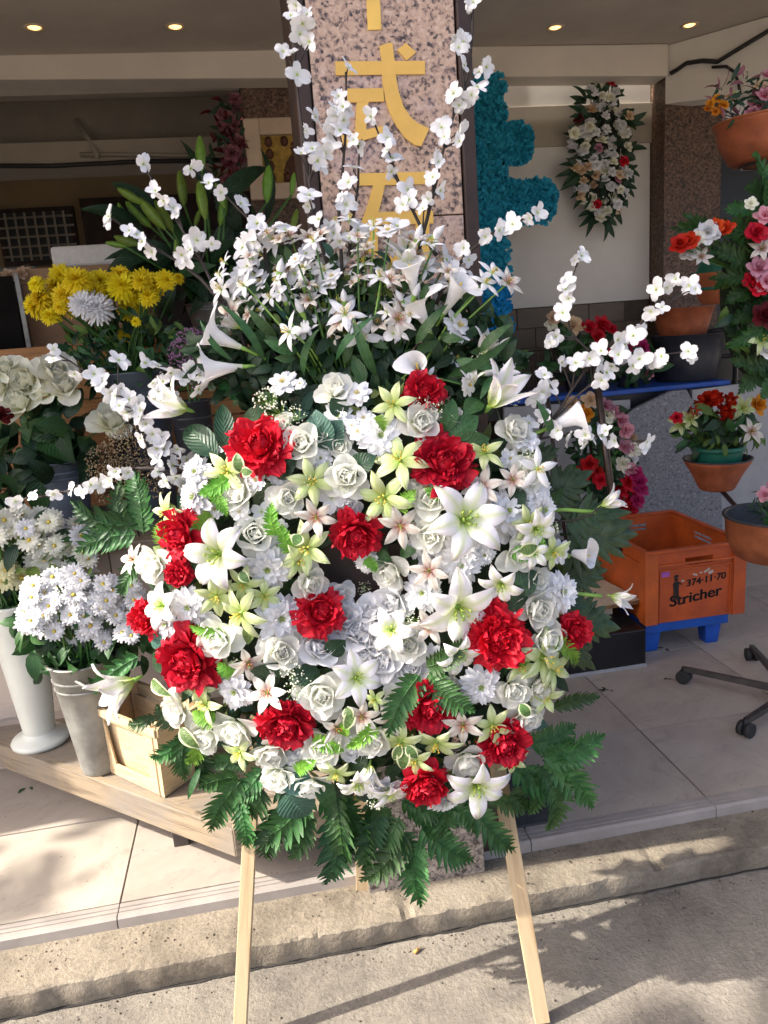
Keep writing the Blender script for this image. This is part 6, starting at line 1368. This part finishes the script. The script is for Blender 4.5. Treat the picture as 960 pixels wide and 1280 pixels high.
# second wreath hung on the stand
YW = 2.30
o2 = thing('fern_wreath', 'wreath of fern fronds with red and pink flowers hung on the plant stand', 'wreath', ony(960, 480, YW))
mb = MB(); cW = ony(985, 360, YW+.09); mb.tube([tuple(cW+Vector((.20*math.cos(a), 0, .30*math.sin(a)))) for a in [2*PI*k/24 for k in range(25)]], .045, 8); part('ring_base', mb, 'moss', o2, True)
for b, t, wd in [((960, 300), (838, 286), 34), ((950, 285), (942, 190), 34), ((965, 270), (905, 262), 34), ((940, 330), (880, 305), 34), ((960, 345), (886, 350), 36), ((955, 330), (930, 300), 34), ((965, 395), (912, 405), 30), ((970, 380), (908, 435), 32), ((965, 455), (912, 450), 30), ((965, 460), (922, 492), 30), ((975, 440), (935, 420), 34), ((960, 270), (985, 200), 34), ((975, 470), (950, 500), 28), ((962, 250), (930, 235), 30), ((900, 298), (852, 268), 26), ((965, 355), (905, 380), 34)]:
    Bp, Tp = ony(*b, YW-.02), ony(*t, YW-.05+U(-.03, .03)); put_leaf(o2, 'fern_leaf', rnd.choice(FERN), Bp, Tp, Vector((U(-.4, .4), -1, U(.0, .6))), wd*pxm(Bp)/.40)
hd = [(850, 306, 26, [SR['scarlet']]), (862, 302, 24, [SR['scarlet']]), (906, 286, 22, [SR['scarlet']]), (896, 282, 18, [SR['scarlet']]), (872, 298, 18, [SR['cream']]), (884, 290, 30, [SR['white']]), (876, 322, 24, LILY_BLUSH), (945, 292, 28, [SR['red']]), (940, 352, 26, [SR['red']]), (946, 362, 24, [SR['red']]), (943, 290, 20, [SR['red']]), (952, 312, 30, LILY_BLUSH), (948, 335, 28, [SR['pink']]), (958, 352, 28, [SR['pink']]), (955, 395, 34, [SR['burgundy']]), (950, 425, 34, LILY_GRN), (956, 270, 24, [SR['pink']]), (862, 314, 24, [SR['white']]), (938, 255, 16, [SR['cream']]), (960, 440, 26, [SR['white']]), (960, 300, 28, [SR['pink']])]
grow(o2, hd, None, YW-.08, ony(965, 360, YW), 'flower_head', 1.2, dj=.03)
greens(o2, 150, (905, 255, 1020, 480), YW, 30, ['leaf_mid', 'fern_green', 'leaf_dark', 'leaf_olive'], seed=44, dj=.05)
# dark mat beside the pillar
o = thing('floor_mat', 'dark grey rubber mat lying on the tiles beside the pillar', 'mat', (.65, 2.1, FZ))
part('mat', MB().box((.575, 1.885, FZ+.0008), (.752, 2.42, FZ+.007)), 'floor_mat', o, bevel=.002); part('mat_edge', MB().box((.752, 1.885, FZ+.0008), (.757, 2.42, FZ+.005)), 'rubber', o)
# litter
def crumb(name, label, cat, px, py, z, L, w_, mat, n=5, group=None):
    p = onz(px, py, z); t = thing(name, label, cat, p, group); mb = MB(); rr = random.Random(int(px))
    for k in range(n):
        a = rr.uniform(0, 2*PI); c = p+Vector((rr.uniform(-L, L)*.5, rr.uniform(-L, L)*.5, .0015))
        mb.grid(petal(1, .4, 'lily', rad(10), rad(-12), .2, 4, 3), 0, Matrix.Translation(c) @ Matrix.Rotation(a, 4, 'Z') @ Matrix.Scale(L*rr.uniform(.5, 1), 4))
    part('leaf', mb, mat, t, True); return t
crumb('dry_leaf', 'shrivelled dark leaf scraps on the pale tile before the black platform', 'leaf litter', 757, 862, FZ, .030, .01, 'debris', 6)
crumb('dry_leaf', 'dark leaf curled on the tile under the blue stand', 'leaf litter', 832, 811, FZ, .03, .01, 'debris', 3)
crumb('dry_leaf', 'small dark leaf beside the castored base', 'leaf litter', 838, 849, FZ, .025, .01, 'debris', 3)
crumb('dry_leaf', 'green leaf fallen on the shaded tile under the bench', 'leaf litter', 37, 985, FZ, .04, .01, 'leaf_mid', 2)
crumb('dry_leaf', 'yellow-green leaf lying where the tile edge meets the kerb', 'leaf litter', 113, 1162, KZ, .014, .01, 'leaf_olive', 2)
crumb('dry_leaf', 'dark speck of leaf on the sunlit kerb right of the easel leg', 'leaf litter', 663, 1105, KZ, .012, .01, 'debris', 2)
crumb('dry_leaf', 'small dark leaf on the street right of the easel leg', 'leaf litter', 742, 1202, 0.0, .014, .01, 'debris', 2)
crumb('dry_leaf', 'tiny dark leaf on the shaded street beyond the kerb shadow', 'leaf litter', 854, 1136, 0.0, .014, .01, 'debris', 2)
crumb('dry_leaf', 'pale petal scrap lying on the kerb by the left easel leg', 'leaf litter', 328, 1143, KZ, .016, .01, 'petal_cream', 1)
p = onz(521, 1188, .006); o = thing('cigarette_butt', 'orange cigarette butt lying on the street between the easel legs', 'cigarette butt', Vector((p.x, p.y, 0)))
d = Vector((.8, .5, 0)).normalized(); part('filter', MB().tube([p-d*.009, p+d*.006], .0042, 10), 'cork', o, True); part('ash_end', MB().tube([p+d*.0062, p+d*.010], .0040, 10), 'petal_dried', o, True)

# grit lying on the street and the kerb
mb = MB(); r = random.Random(61)
for k in range(900):
    x, y = r.uniform(-1.2, 2.0), r.choice([r.uniform(.9, KY-.01), r.uniform(KY-.06, KY-.008), r.uniform(KY+.05, TY-.012)]); z = KZ+.002 if y > KY else .0
    s_ = r.uniform(.0010, .0032); mb.ball((x, y, z+s_*.4), s_, r.randrange(2), n=5, k=3, sz=.7)
gr = part('grit', mb, ['debris', 'kerb_concrete'], None); gr['kind'] = 'stuff'; gr['label'] = 'fine grit and crumbs scattered along street and kerb'
